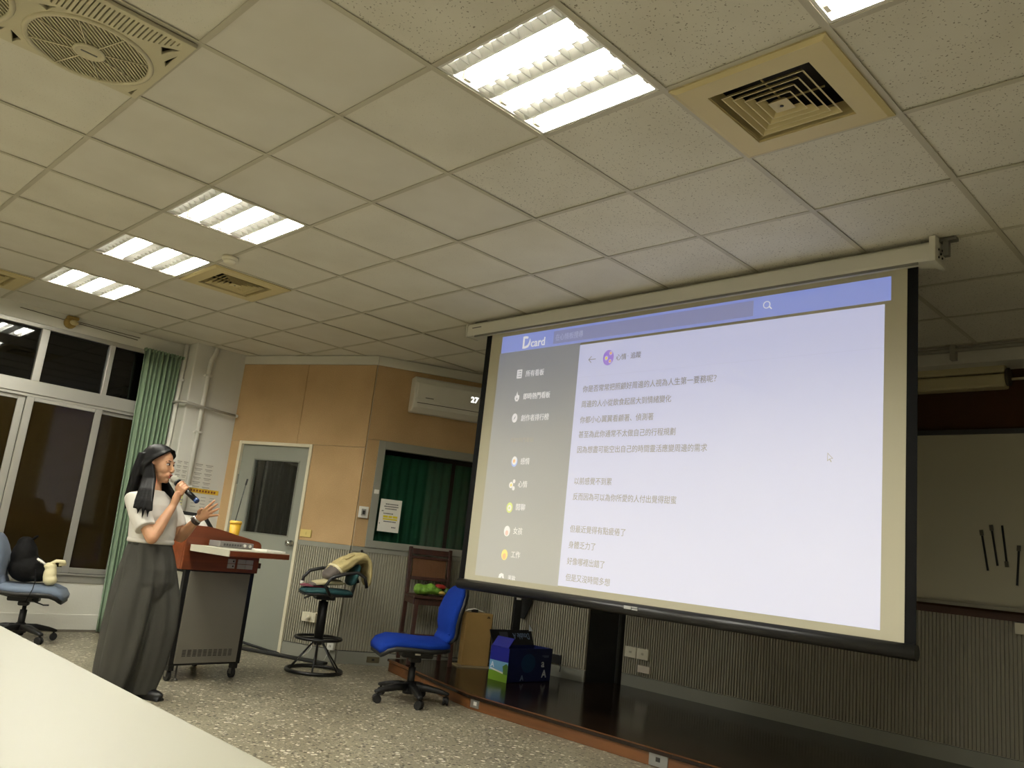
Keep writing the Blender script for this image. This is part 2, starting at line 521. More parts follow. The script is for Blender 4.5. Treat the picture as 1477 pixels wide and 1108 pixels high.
# ---------------------------------------------------------------- walls
# window wall, x = XL, local frame: x along +Y, -y into the room
WL = put('wall_left', MB().box(YB, YF, 0, 0.12, 0, 0.43).box(YB, YF, 0, 0.12, 2.685, 3.1).box(2.07, YF, 0, 0.12, 0.43, 2.685).box(YB, -3.6, 0, 0.12, 0.43, 2.685), WHITE_WALL, None, (XL, 0, 0), (0, 0, pi/2), kind='structure')
put('plinth', MB().box(YB, 2.285, -0.02, 0, 0, 0.155), WHITE_WALL, WL, bev=0.006)
put('kick_strip', MB().box(YB, 2.285, -0.024, -0.02, 0, 0.022), mat('base_strip_grey', (110, 104, 90), 0.8), WL)  # thin strip along the floor, darker than the plinth
put('wall_right', MB().box(0, 0.1, YB-0.1, YF+0.1, 0, 3.1), BEIGE_WALL, None, (XR, 0, 0), kind='structure')
put('wall_back', MB().box(XL-0.1, XR+0.1, -0.1, 0, 0, 3.1), BEIGE_WALL, None, (0, YB, 0), kind='structure')

# window
W1 = bpy.data.objects.new('window_1', None); COL.objects.link(W1); W1.location = (XL, 0, 0); W1.rotation_euler = (0, 0, pi/2); props(W1, kind='structure')
put('outer_frame', MB().box(-3.6, 2.07, -0.012, 0.09, 0.43, 0.50).box(-3.6, 2.07, 0.0, 0.09, 2.645, 2.685).box(2.03, 2.07, 0.0, 0.09, 0.50, 2.645).box(-3.6, -3.55, 0, 0.09, 0.5, 2.645), ALU, W1, bev=0.004)
put('sill_rail', MB().box(-3.6, 2.07, -0.03, -0.012, 0.495, 0.512), ALU, W1, bev=0.003)
put('transom', MB().box(-3.55, 2.03, -0.015, 0.07, 2.045, 2.165), ALU, W1, bev=0.005)
put('transom_track', MB().box(-3.55, 2.03, 0.0, 0.06, 2.02, 2.045), ALU, W1)
for y in (-3.0, -1.7, -0.35, 1.018, 1.608):
    put('mullion', MB().box(y-0.033 if y < 1.5 else y-0.024, y+0.035 if y < 1.5 else y+0.024, 0.0, 0.07, 2.165, 2.645), ALU, W1, bev=0.004)
xs = [-3.55, -3.0, -1.7, -0.35, 1.018, 1.608, 2.03]
for a, b in zip(xs[:-1], xs[1:]):
    put('pane', MB().box(a, b, 0.035, 0.041, 2.165, 2.645), NIGHT_GLASS, W1)
def sash(y0, y1, dy, deep):
    p = put('sash', MB().box(y0, y0+0.062, dy, dy+0.03, 0.512, 2.02).box(y1-0.062, y1, dy, dy+0.03, 0.512, 2.02).box(y0+0.062, y1-0.062, dy, dy+0.03, 0.512, 0.56).box(y0+0.062, y1-0.062, dy, dy+0.03, 1.985, 2.02), ALU, W1, bev=0.004)
    put('pane', MB().box(y0+0.06, y1-0.06, dy+0.012, dy+0.018, 0.55, 1.99), BROWN_GLASS, p)
sash(-3.5, -1.6, 0.0, 0); sash(-1.75, -0.4, 0.035, 0); sash(-0.45, 0.985, 0.035, 0); sash(0.985, 1.632, 0.0, 0)
sash(1.575, 2.03, 0.035, 0)
# outside is night: its dark is put into the colour of the opaque panes
# column and its pipes
CP = mat('column_paint', (205, 203, 193), 0.7, var=(3, 0.05), bump=(50, 0.06))
put('column', MB().box(XL-0.05, -5.04, 2.285, 3.1, 0, H+0.2), CP, kind='structure', bev=0.012)
PIPE = mat('white_pipe', (216, 214, 204), 0.4)
cp = thing('conduit_pipe', 'white conduit pipe in the corner between the window lintel and column', 'pipe', (-5.22, 2.26, 0))
put('pipe', MB().tube([(0, 0, 1.0), (0, 0, 2.0), (0, 0, 2.815)], 0.022, 10), PIPE, cp)
for z in (2.45, 1.5): put('clip', MB().box(-0.03, 0.03, -0.024, 0.024, z-0.012, z+0.012), PIPE, cp)
cp = thing('conduit_pipe', 'white conduit pipe running down the front face of the column', 'pipe', (-5.017, 2.44, 0))
put('pipe', MB().tube([(0, 0.045, 2.815), (0, 0.04, 2.77), (0, 0.008, 2.68), (0, 0, 2.6), (0, 0, 1.0)], 0.022, 10), PIPE, cp)
for z in (2.52, 1.95, 1.42): put('clip', MB().box(-0.024, 0.024, -0.035, 0.035, z-0.01, z+0.01), PIPE, cp)
cp = thing('conduit_pipe', 'grey horizontal conduit crossing the white column below the ceiling', 'pipe', (-4.99, 2.285, 2.185))
put('pipe', MB().tube([(-0.3, -0.063, 0.03), (-0.02, -0.063, 0.03), (0.012, -0.03, 0.028), (0.012, 0.1, 0.015), (0.012, 0.50, -0.01)], 0.013, 8), mat('grey_pipe', (176, 172, 160), 0.4), cp)
put('end_fitting', MB().ball((0.012, 0.505, -0.01), 0.018, 8), PIPE, cp)

# door wall: local x to the right (towards the corner), -y into the room, origin at the corner
DW_LEN = 1.95
DOOR = (-1.50, -0.60, 1.935)
WD = put('wall_door', MB().box(-DW_LEN, DOOR[0]+0.01, 0, 0.1, 0, H+0.25).box(DOOR[1]-0.01, 0.0, 0, 0.1, 0, H+0.25).box(DOOR[0]+0.01, DOOR[1]-0.01, 0, 0.1, DOOR[2]-0.01, H+0.25), BEIGE_WALL, None, P0, (0, 0, DW_ANG), kind='structure')
WAC = put('wall_side', MB().box(0, 0.13, 0, 0.1, 0, H+0.25).box(0.13, 1.42, 0, 0.1, 0, 1.09).box(0.13, 1.42, 0, 0.1, 2.01, H+0.25).box(1.30, 1.42, 0, 0.1, 1.09, 2.01), BEIGE_WALL, None, P0, (0, 0, AW_ANG), kind='structure')
def ribs(x0, x1, z0, z1, y=-0.012):
    mb = MB(); p = 0.024; n = int((x1-x0)/p); p = (x1-x0)/n
    xs, ys = [], []
    for k in range(n):
        for dx, dy in ((0, 0), (0.60, 0), (0.64, 0.010), (0.96, 0.010)):
            xs.append(x0+(k+dx)*p); ys.append(y-0.006+dy)
    xs.append(x1); ys.append(y-0.006)
    vs = [(x, yy, z0) for x, yy in zip(xs, ys)]+[(x, yy, z1) for x, yy in zip(xs, ys)]
    m = len(xs)
    mb.add(vs, [(k, k+1, m+k+1, m+k) for k in range(m-1)])
    return mb
BAND = mat('white_band', (204, 201, 188), 0.7, var=(3, 0.04))
def dress(wall, spans, L0, L1, seams):
    put('white_band', MB().box(L0, L1, -0.022, 0, 2.732, H-0.002), BAND, wall, bev=0.003)
    for x0, x1, z0, z1 in seams:
        put('fibreboard_panel', MB().box(x0+0.0015, x1-0.0015, -0.014, 0, z0+0.0015, z1-0.0015), FIBREBOARD, wall, bev=0.0015, seg=1)
    for x0, x1 in spans:
        put('wainscot_panel', ribs(x0, x1, 0.115, 0.985), WAINSCOT, wall)
        put('wainscot_cap', MB().box(x0, x1, -0.022, 0, 0.985, 1.028), GREY_TRIM, wall, bev=0.002)
        put('baseboard', MB().box(x0, x1, -0.018, 0, 0, 0.108), GREY_TRIM, wall, bev=0.002)
        put('shadow_line', MB().box(x0, x1, -0.006, -0.001, 0.108, 0.115), BLACK, wall)
dress(WD, [(DOOR[1]+0.0, -0.001)], -1.80, 0.018, [(-1.80, DOOR[0], 0.0, 1.935), (DOOR[1], -0.001, 1.028, 1.935), (-1.80, -0.80, 1.935, 2.732), (-0.80, -0.001, 1.935, 2.732)])
dress(WAC, [(0.001, 1.41)], -0.004, 1.42, [(0.001, 0.115, 1.028, 2.02), (0.001, 1.41, 2.02, 2.732)])
# front wall segment, dark return and front wall
SEG_A = awp(1.41, 0.0); SEG_B = Vector((-1.86, 4.855, 0))
sg = (SEG_B-SEG_A); SEG_ANG = atan2(sg.y, sg.x); SEG_L = sg.length
WS = put('wall_niche', MB().box(0, SEG_L, 0, 0.1, 0, H+0.25), BEIGE_WALL, None, SEG_A, (0, 0, SEG_ANG), kind='structure')
put('wainscot_panel', ribs(0.0, SEG_L, 0.2, 1.0), WAINSCOT, WS)
put('baseboard', MB().box(0, SEG_L, -0.018, 0, 0.0, 0.19), GREY_TRIM, WS, bev=0.002)
D2 = put('doorway_2', MB().box(0, 0.37, 0.0, 0.05, 0, H), mat('opening_black', (9, 9, 9), 0.55), None, SEG_B, (0, 0, radians(67)), kind='structure')  # black panel carries the dark of the opening between the two walls
put('edge_strip', MB().box(0.29, 0.315, -0.012, 0, 0.1, 2.0), mat('dark_grey_metal', (46, 46, 46), 0.4), D2)
WF = put('wall_front', MB().box(-1.72, XR+0.1, 0, 0.1, 0, H+0.25), BEIGE_WALL, None, (0, YF, 0), kind='structure')
put('wainscot_panel', ribs(-1.71, XR, 0.2, 1.03), WAINSCOT, WF)
put('baseboard', MB().box(-1.71, XR, -0.02, 0, 0.09, 0.195), GREY_TRIM, WF, bev=0.002)
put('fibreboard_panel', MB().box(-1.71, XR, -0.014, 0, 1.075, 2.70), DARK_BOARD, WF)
put('wainscot_cap', MB().box(-1.71, XR, -0.02, 0, 1.03, 1.075), mat('brown_trim', (70, 42, 26), 0.5), WF)
put('beam', MB().box(-2.9, XR, 4.93, YF, 2.70, H+0.05), BAND, kind='structure', bev=0.005)
def glass_mat():
    m = bpy.data.materials.new('clear_glass'); m.use_nodes = True; nt = m.node_tree
    nt.nodes.remove(nt.nodes['Principled BSDF'])
    tr, gl, mx, fr = N(nt, 'ShaderNodeBsdfTransparent'), N(nt, 'ShaderNodeBsdfGlossy'), N(nt, 'ShaderNodeMixShader'), N(nt, 'ShaderNodeFresnel')
    tr.inputs[0].default_value = (0.9, 0.92, 0.9, 1); gl.inputs['Roughness'].default_value = 0.03; fr.inputs[0].default_value = 1.45
    nt.links.new(fr.outputs[0], mx.inputs[0]); nt.links.new(tr.outputs[0], mx.inputs[1]); nt.links.new(gl.outputs[0], mx.inputs[2])
    nt.links.new(mx.outputs[0], nt.nodes['Material Output'].inputs[0])
    MATS['clear_glass'] = m
glass_mat()
# ---------------------------------------------------------------- door in the door wall
DR = bpy.data.objects.new('door_1', None); COL.objects.link(DR); DR.location = P0; DR.rotation_euler = (0, 0, DW_ANG); props(DR, kind='structure')
DOOR_GREY = mat('door_grey', (140, 142, 130), 0.5, var=(2, 0.05))
CREAM_PAINT = mat('cream_paint', (214, 206, 180), 0.5)
dl, dr, dt = DOOR
put('door_frame', MB().box(dl-0.002, dl+0.032, -0.03, 0.06, 0, dt).box(dr-0.03, dr+0.004, -0.03, 0.06, 0, dt).box(dl+0.032, dr-0.03, -0.03, 0.06, dt-0.032, dt), CREAM_PAINT, DR, bev=0.003)
gx0, gx1, gz0, gz1 = -1.29, -0.75, 1.05, 1.755
leaf = MB().box(dl+0.034, gx0, 0.0, 0.04, 0.01, dt-0.034).box(gx1, dr-0.032, 0.0, 0.04, 0.01, dt-0.034).box(gx0, gx1, 0.0, 0.04, 0.01, gz0).box(gx0, gx1, 0.0, 0.04, gz1, dt-0.034)
put('leaf', leaf, DOOR_GREY, DR)
put('window_trim', MB().box(gx0-0.012, gx0, -0.004, 0, gz0-0.012, gz1+0.012).box(gx1, gx1+0.012, -0.004, 0, gz0-0.012, gz1+0.012).box(gx0, gx1, -0.004, 0, gz1, gz1+0.012).box(gx0, gx1, -0.004, 0, gz0-0.012, gz0), mat('door_bead', (118, 120, 110), 0.5), DR)
put('pane', MB().box(gx0, gx1, 0.016, 0.021, gz0, gz1), mat('clear_glass', (200, 205, 205), 0.05, trans=1.0), DR)
def drape(x0, x1, z0, z1, y, amp, waves, m, name, parent, top_gather=0.0, skew=0.0, seed=0, **kw):
    r = random.Random(seed); ph = [r.uniform(-0.5, 0.5) for _ in range(waves+2)]
    nu = waves*8
    def fn(a, b):
        t = a*waves; k = int(t)
        wob = ph[min(k, waves)]*(1-(t-k))+ph[min(k+1, waves)]*(t-k)
        g = 1-top_gather*b
        x = x0+(x1-x0)*(0.5+(a-0.5)*g)+skew*(1-b)
        return (x+0.25*amp*wob, y+amp*(sin(2*pi*t+wob)*(0.75+0.5*wob))*(0.85+0.3*(1-b)), z0+(z1-z0)*b)
    return put(name, MB().grid(fn, nu, 8), m, parent, solid=0.003, **kw)
drape(gx0-0.1, gx1+0.1, 0.9, 1.85, 0.10, 0.018, 7, mat('black_drape', (8, 9, 8), 0.9), 'black_curtain', DR, seed=3)
put('backing', MB().box(dl, dr, 0.16, 0.2, 0, dt), DARK_VOID, DR)
kb = put('knob', MB().lathe([(0.030, 0), (0.030, 0.008), (0.012, 0.012), (0.012, 0.035), (0.024, 0.042), (0.029, 0.055), (0.026, 0.068), (0.012, 0.073)], 16), CHROME, DR, (-0.685, 0.0, 0.985), (pi/2, 0, 0))
put('warning_sticker', MB().box(-0.905, -0.728, -0.0025, 0, 0.826, 0.88), mat('brown_sticker', (112, 44, 32), 0.5), DR)
put('hinge', MB().box(dl+0.03, dl+0.042, -0.012, 0.0, 1.5, 1.6), CHROME, DR)

def plate(name, label, cat, loc, rz, w, h, m, d=0.012, details=(), group=None):
    t = thing(name, label, cat, loc, rz, group)
    put('cover_plate', MB().box(-w/2, w/2, -d, 0, -h/2, h/2), m, t, bev=0.003)
    for nm, x0, x1, z0, z1, dd, mm in details:
        put(nm, MB().box(x0, x1, -d-dd, -d+0.0005, z0, z1), mm, t, bev=0.0015)
    return t
YELLOWED = mat('yellowed_plastic', (204, 184, 112), 0.45)
SLOT = mat('slot_dark', (30, 28, 24), 0.6)
plate('wall_switch', 'yellowed switch plate on tan wall just beside the grey door', 'switch', dwp(0.52, 0.014, 1.095), DW_ANG, 0.125, 0.07, YELLOWED, 0.012, [('rocker', -0.012, 0.012, -0.012, 0.012, 0.004, YELLOWED)])
o_ = plate('wall_socket', 'cream wall socket with a white plug in it, behind the drafting stool', 'socket', dwp(0.32, 0.016, 0.358), DW_ANG, 0.15, 0.082, CREAM_PLASTIC, 0.04, [('socket_face', -0.06, 0.06, -0.03, 0.03, 0.003, CREAM_PLASTIC)])
put('plug', MB().ball((0.012, -0.058, -0.002), (0.022, 0.02, 0.02), 10), CREAM_PLASTIC, o_)
o_ = plate('wall_socket', 'small white socket adapter low on the ribbed panel beside the wall corner', 'socket', dwp(0.048, 0.016, 0.14), DW_ANG, 0.07, 0.065, WHITE_PLASTIC, 0.03, [('slot', -0.008, -0.004, -0.01, 0.01, 0.001, SLOT), ('slot', 0.004, 0.008, -0.01, 0.01, 0.001, SLOT)])
put('cord', MB().tube([(0, -0.02, -0.03), (-0.01, -0.03, -0.06), (-0.03, -0.03, -0.10), (-0.05, -0.02, -0.125)], 0.003, 6), WHITE_PLASTIC, o_)
put('cord', MB().tube([(-0.19, -0.06, 0.03), (-0.16, -0.075, -0.03), (-0.19, -0.08, -0.08), (-0.25, -0.08, -0.115)], 0.005, 6), WHITE_PLASTIC, o_)
plate('wall_socket', 'brass-brown socket set in the grey baseboard between stool and blue chair', 'socket', awp(0.33, 0.016, 0.05), AW_ANG, 0.115, 0.052, mat('bronze_plate', (98, 90, 66), 0.4, metal=0.4), 0.008, [('outlet_hole', -0.012, 0.012, -0.01, 0.01, 0.001, SLOT)])
o_ = plate('intercom_holder', 'white plastic holder with grey device on the corner wall beside the notice', 'holder', awp(0.055, 0.016, 1.34), AW_ANG, 0.088, 0.105, WHITE_PLASTIC, 0.02, [('device', -0.022, 0.02, -0.03, 0.03, 0.012, mat('grey_device', (150, 148, 140), 0.4)), ('device_screen', -0.012, 0.012, -0.02, 0.015, 0.014, SLOT)])

# floor cable trunking along the door wall
tr = thing('cable_cover', 'black cable cover lying on the floor from the lectern past the stool', 'cable cover', (-3.9, 3.12, 0))
put('strip', MB().bar((-0.75, -0.36, 0.012), (0.46, 0.13, 0.012), 0.07, 0.024), BLACK, tr, bev=0.006)
cb = props(put('power_cable', MB().tube([(-4.75, 2.72, 0.16), (-4.4, 2.92, 0.06), (-4.1, 3.06, 0.02), (-3.98, 3.10, 0.012)], 0.012, 8), BLACK, None), 'thin black cable drooping in front of the door bottom behind the lectern', 'cable')

# window in the air-conditioner wall
W2 = bpy.data.objects.new('window_2', None); COL.objects.link(W2); W2.location = P0; W2.rotation_euler = (0, 0, AW_ANG); props(W2, kind='structure')
put('window_frame', MB().box(0.113, 0.18, -0.03, 0.06, 1.075, 2.02).box(1.24, 1.305, -0.03, 0.06, 1.075, 2.02).box(0.18, 1.24, -0.03, 0.06, 1.945, 2.02), GREY_TRIM, W2, bev=0.003)
put('window_sill', MB().box(0.113, 1.305, -0.035, 0.06, 1.030, 1.095), GREY_TRIM, W2, bev=0.003)
put('pane', MB().box(0.18, 1.24, 0.02, 0.025, 1.095, 1.945), mat('clear_glass', (200, 205, 205), 0.05, trans=1.0), W2)
put('backing', MB().box(0.05, 1.35, 0.16, 0.18, 1.0, 2.1), DARK_VOID, W2)
put('window_latch', MB().box(0.125, 0.17, -0.045, -0.03, 1.52, 1.56), WHITE_PLASTIC, W2, bev=0.004)
gc = drape(0.12, 0.87, 1.0, 1.905, 0.085, 0.020, 9, mat('dark_green_curtain', (40, 104, 76), 0.85, var=(6, 0.15)), 'curtain', None, seed=5)
gc.location = P0; gc.rotation_euler = (0, 0, AW_ANG); props(gc, 'dark green curtain, wide piece behind the notice in the corner window', 'curtain', 'green curtains behind the corner window')
gc = drape(0.91, 1.29, 1.0, 1.90, 0.085, 0.018, 5, mat('dark_green_curtain', (30, 88, 62)), 'curtain', None, seed=9)
gc.location = P0; gc.rotation_euler = (0, 0, AW_ANG); props(gc, 'dark green curtain, narrow piece beside the projection screen edge', 'curtain', 'green curtains behind the corner window')
PAPER = mat('paper_white', (226, 224, 212), 0.7)
INK = mat('ink', (70, 70, 70), 0.8)
HILITE = mat('highlighter', (226, 206, 40), 0.7)
nt_ = thing('notice', 'white notice sheet with yellow highlighted lines taped on the corner window', 'notice', awp(0.30, 0.034, 1.335), AW_ANG)
put('sheet', MB().box(-0.1, 0.1, -0.002, 0, -0.149, 0.149), PAPER, nt_)
ink = MB(); r5 = random.Random(2)
for k, (z, x0, x1) in enumerate([(0.105, -0.05, 0.06), (0.083, -0.06, 0.07), (0.062, -0.05, 0.05), (0.04, -0.08, -0.06), (0.018, -0.06, 0.02), (-0.055, -0.05, 0.06), (-0.075, -0.09, -0.08), (-0.105, 0.03, 0.07)]):
    x = x0
    while x < x1:
        w = r5.uniform(0.006, 0.012); ink.box(x, x+w, -0.003, -0.0018, z-0.005, z+0.005); x += w+0.004
props(put('illegible_print', ink, INK, nt_), kind='stuff')
put('highlight', MB().box(-0.06, -0.015, -0.003, -0.0018, -0.02, 0).box(-0.01, 0.025, -0.003, -0.0018, -0.02, 0).box(0.03, 0.075, -0.003, -0.0018, -0.02, 0).box(-0.06, 0.075, -0.003, -0.0018, -0.04, -0.026), HILITE, nt_)

# air conditioner
ac = thing('air_conditioner', 'white wall air conditioner showing glowing digits, high beside the projection screen', 'air conditioner', awp(0.34, 0.015, 2.325), AW_ANG)
L = 0.86
prof = [(0.0, 0.0), (-0.10, 0.0), (-0.165, 0.035), (-0.19, 0.10), (-0.195, 0.27), (-0.175, 0.315), (-0.13, 0.335), (0.0, 0.335)]
Mx = Matrix(((0, 0, 1, 0), (1, 0, 0, 0), (0, 1, 0, 0), (0, 0, 0, 1)))
AC_W = mat('ac_white', (214, 212, 202), 0.3)
put('body', MB().prism(prof, 0.0, L, Mx), AC_W, ac, bev=0.012, seg=3)
put('front_panel', MB().prism([(-0.150, 0.105), (-0.2005, 0.105), (-0.2005, 0.272), (-0.150, 0.272)], 0.03, L-0.03, Mx), AC_W, ac, bev=0.006)
put('air_flap', MB().prism([(-0.105, 0.008), (-0.172, 0.040), (-0.190, 0.098), (-0.185, 0.100), (-0.165, 0.045), (-0.10, 0.014)], 0.05, L-0.05, Mx), AC_W, ac, bev=0.002)
put('flap_gap', MB().box(0.04, L-0.04, -0.188, -0.15, 0.078, 0.083), SLOT, ac)
put('maker_mark', MB().box(0.11, 0.19, -0.2025, -0.2, 0.128, 0.136), mat('grey_print', (110, 110, 105), 0.6), ac)
text('digits', '27', 0.075, mat('led_white', (250, 250, 245), 0.5, emit=(1, 1, 0.95), es=1.6), ac, (0.555, -0.202, 0.165), bold=0.002)

# ---------------------------------------------------------------- projection screen
SY = 3.04
ps = thing('projection_screen', 'large projection screen with black border showing a white web page', 'projection screen', (0, SY, 0))
CASE = mat('screen_case', (206, 204, 190), 0.4)
put('housing', MB().prism([(-0.055, 2.700), (0.055, 2.700), (0.06, 2.715), (0.06, 2.785), (0.045, 2.800), (-0.045, 2.800), (-0.06, 2.785), (-0.06, 2.715)], -1.785, 1.555, Mx), CASE, ps, bev=0.004)
put('slot_lip', MB().box(-1.70, 1.50, -0.058, -0.05, 2.690, 2.702), mat('case_shadow', (120, 118, 108), 0.5), ps)
ec = put('end_cap', MB().prism([(-0.075, 2.69), (0.07, 2.69), (0.07, 2.82), (-0.075, 2.82)], 1.555, 1.585, Mx), CASE, ps, bev=0.003)
for y, z in ((-0.03, 2.72), (0.02, 2.73), (-0.03, 2.76), (0.02, 2.77), (0.0, 2.745)):
    put('screw', MB().tube([(1.584, y, z), (1.589, y, z)], 0.006, 8), SLOT, ec)
put('end_cap', MB().prism([(-0.062, 2.697), (0.06, 2.697), (0.064, 2.79), (0.05, 2.803), (-0.05, 2.803), (-0.066, 2.79)], -1.80, -1.785, Mx), CASE, ps, bev=0.004)
put('maker_mark', MB().box(-1.73, -1.63, -0.0615, -0.06, 2.757, 2.765), mat('grey_print', (110, 110, 105)), ps)
put('hanging_bracket', MB().box(1.50, 1.66, -0.02, 0.02, 2.803, 2.819).box(1.60, 1.625, -0.015, 0.015, 2.73, 2.803), mat('steel', (120, 118, 110), 0.4, metal=0.7), ps)
put('hanging_bracket', MB().box(-1.75, -1.62, -0.02, 0.02, 2.801, 2.819), mat('steel', (120, 118, 110)), ps)
put('black_border', MB().box(-1.615, 1.482, 0.0, 0.004, 0.85, 2.705), mat('screen_black', (7, 7, 7), 0.7, 0.15), ps)
FAB = (188, 183, 160)
SCRN = mat('screen_fabric', FAB, 0.9, 0.1)
def proj(name, e, s=1.0): return mat('projected_'+name, FAB, 0.9, 0.1, emit=e, es=s)
fab = put('fabric', MB().box(-1.557, 1.432, -0.002, 0.0, 0.897, 2.705), SCRN, ps)
put('weight_bar', MB().tube([(-1.605, 0, 0.867), (1.487, 0, 0.867)], 0.036, 14), mat('bar_black', (22, 22, 22), 0.35), ps)
put('maker_mark', MB().box(-0.117, -0.068, -0.0385, -0.03, 0.868, 0.886).box(-0.062, -0.022, -0.0385, -0.03, 0.866, 0.874).box(-0.062, -0.022, -0.0385, -0.03, 0.878, 0.886), mat('tag_grey', (170, 170, 165), 0.5), ps)
def flatq(name, x0, x1, z0, z1, m, dy): return put(name, MB().box(x0, x1, dy-0.0008, dy, z0, z1), m, fab)
P_HEAD = proj('header', (0.085, 0.15, 0.50))
P_SIDE = proj('sidebar', (0.055, 0.08, 0.15))
P_WHITE = proj('page', (0.33, 0.36, 0.58))
P_TXT = proj('page_text', (0.0, 0.0, 0.02))
P_FAINT = proj('page_line', (0.305, 0.333, 0.54))
P_WTXT = proj('white_text', (0.50, 0.50, 0.55))
P_DIMTXT = proj('dim_text', (0.12, 0.12, 0.14))
P_BOX = proj('search_box', (0.07, 0.10, 0.31))
P_BOXTXT = proj('search_text', (0.22, 0.26, 0.46))
P_YEL = proj('yellow', (0.55, 0.42, 0.0)); P_LIME = proj('lime', (0.36, 0.45, 0.02)); P_BLUE = proj('blue', (0.10, 0.22, 0.6)); P_PURP = proj('purple', (0.16, 0.05, 0.5)); P_PINK = proj('pink', (0.5, 0.25, 0.25)); P_ORNG = proj('orange', (0.55, 0.2, 0.02))
flatq('page_header', -1.44, 1.355, 2.545, 2.672, P_HEAD, -0.0022)
flatq('page_sidebar', -1.45, -0.672, 0.938, 2.545, P_SIDE, -0.0022)
flatq('page_body', -0.672, 1.325, 0.944, 2.528, P_WHITE, -0.0030)
flatq('search_box', -0.923, 0.60, 2.563, 2.655, P_BOX, -0.0031)
flatq('page_rule', -0.672, 1.325, 2.300, 2.303, P_FAINT, -0.0038)
TR = (pi/2, 0, 0)
def stext(s, x, z, h, w, m, dy=-0.0036, bold=0.0): return text('page_text', s, h, m, fab, (x, dy, z), TR, width=w, bold=bold)
stext('D', -1.221, 2.562, 0.125, 0.075, P_WTXT, bold=0.003)
put('logo_notch', MB().prism([(-1.195, 2.585), (-1.165, 2.645), (-1.150, 2.640), (-1.160, 2.60)], -0.001, 0, Matrix(((1, 0, 0, 0), (0, 0, 1, -0.0050), (0, 1, 0, 0), (0, 0, 0, 1)))), P_HEAD, fab)
stext('card', -1.139, 2.565, 0.085, 0.135, P_WTXT, bold=0.001)
stext('在心情板搜尋', -0.905, 2.588, 0.052, 0.25, P_BOXTXT)
def ringp(cx, cz, r0, r1, sx=1.0, n=20):
    return ([(cx+r1*sx*cos(2*pi*k/n), cz+r1*sin(2*pi*k/n)) for k in range(n)], [[(cx+r0*sx*cos(2*pi*k/n), cz+r0*sin(2*pi*k/n)) for k in range(n)]])
def icon(name, outer, holes, m, dy):
    return flat_cutout(outer, holes, 0.0008, m, name, fab, (0, dy, 0), (pi/2, 0, 0))
disc = lambda cx, cz, r, sx=1.0, n=20: ([(cx+r*sx*cos(2*pi*k/n), cz+r*sin(2*pi*k/n)) for k in range(n)], [])
icon('magnifier', *ringp(0.681, 2.618, 0.017, 0.022), P_WTXT, -0.0036)
icon('magnifier_handle', [(0.694, 2.604), (0.699, 2.608), (0.715, 2.592), (0.710, 2.588)], [], P_WTXT, -0.0036)
rows = [(-1.235, 2.372, '所有看板', 0.175, 'list'), (-1.235, 2.205, '即時熱門看板', 0.255, 'fire'), (-1.235, 2.050, '創作者排行榜', 0.262, 'comp')]
for x, z, s, w, k in rows:
    stext(s, -1.158, z-0.022, 0.050, w, P_WTXT)
    if k == 'list':
        icon('sidebar_icon', [(-1.247, z-0.032), (-1.198, z-0.032), (-1.198, z+0.032), (-1.247, z+0.032)],
             [[(-1.238+dx, z+dz), (-1.238+dx+w2, z+dz), (-1.238+dx+w2, z+dz+0.008), (-1.238+dx, z+dz+0.008)] for dz in (-0.022, -0.004, 0.014) for dx, w2 in ((0, 0.007), (0.011, 0.022))], P_WTXT, -0.0036)
    elif k == 'fire':
        icon('sidebar_icon', [(-1.224, z+0.038), (-1.216, z+0.012), (-1.200, z+0.008), (-1.200, z-0.014), (-1.212, z-0.034), (-1.232, z-0.034), (-1.246, z-0.014), (-1.242, z+0.010), (-1.234, z+0.002)], [[(-1.222, z-0.004), (-1.214, z-0.016), (-1.222, z-0.026), (-1.230, z-0.016)]], P_WTXT, -0.0036)
    else:
        d_ = disc(-1.223, z, 0.033, 0.8)
        icon('sidebar_icon', d_[0], [[(-1.210, z+0.018), (-1.219, z-0.004), (-1.236, z-0.018), (-1.227, z+0.004)]], P_WTXT, -0.0036)
stext('即時熱門看板', -1.237, 1.877, 0.036, 0.224, P_DIMTXT)
def av(z, base): icon('sidebar_icon', *disc(-1.179, z, 0.036, 0.82), base, -0.0032)
stext('感情', -1.118, 1.722, 0.05, 0.085, P_WTXT); av(1.738, P_BLUE); icon('sidebar_icon', *disc(-1.179, 1.745, 0.030, 0.8), P_WTXT, -0.0036); icon('sidebar_icon', *disc(-1.182, 1.742, 0.013, 0.8), P_ORNG, -0.0040)
stext('心情', -1.118, 1.563, 0.05, 0.085, P_WTXT)
for dx, dz, r in ((-0.012, -0.004, 0.022), (0.014, 0.022, 0.014), (0.014, -0.026, 0.015)): icon('sidebar_icon', *disc(-1.175+dx, 1.578+dz, r, 0.85), P_WTXT, -0.0036)
icon('sidebar_icon', *disc(-1.186, 1.574, 0.010), P_YEL, -0.0040)
stext('閒聊', -1.116, 1.407, 0.05, 0.085, P_WTXT); av(1.418, P_LIME); icon('sidebar_icon', *ringp(-1.179, 1.416, 0.009, 0.021, 0.9), P_WTXT, -0.0036)
stext('女孩', -1.118, 1.245, 0.05, 0.085, P_WTXT); av(1.258, P_WTXT); icon('sidebar_icon', *disc(-1.179, 1.245, 0.018, 0.8), P_PINK, -0.0036)
stext('工作', -1.116, 1.087, 0.05, 0.085, P_WTXT); av(1.098, P_YEL); icon('sidebar_icon', *disc(-1.179, 1.088, 0.020, 0.8), P_ORNG, -0.0036)
icon('sidebar_icon', [(-1.214, 0.942), (-1.208, 0.965), (-1.190, 0.975), (-1.168, 0.970), (-1.160, 0.942), (-1.176, 0.942), (-1.182, 0.958), (-1.192, 0.942)], [], P_WTXT, -0.0036)
stext('美妝', -1.123, 0.940, 0.034, 0.07, P_WTXT)
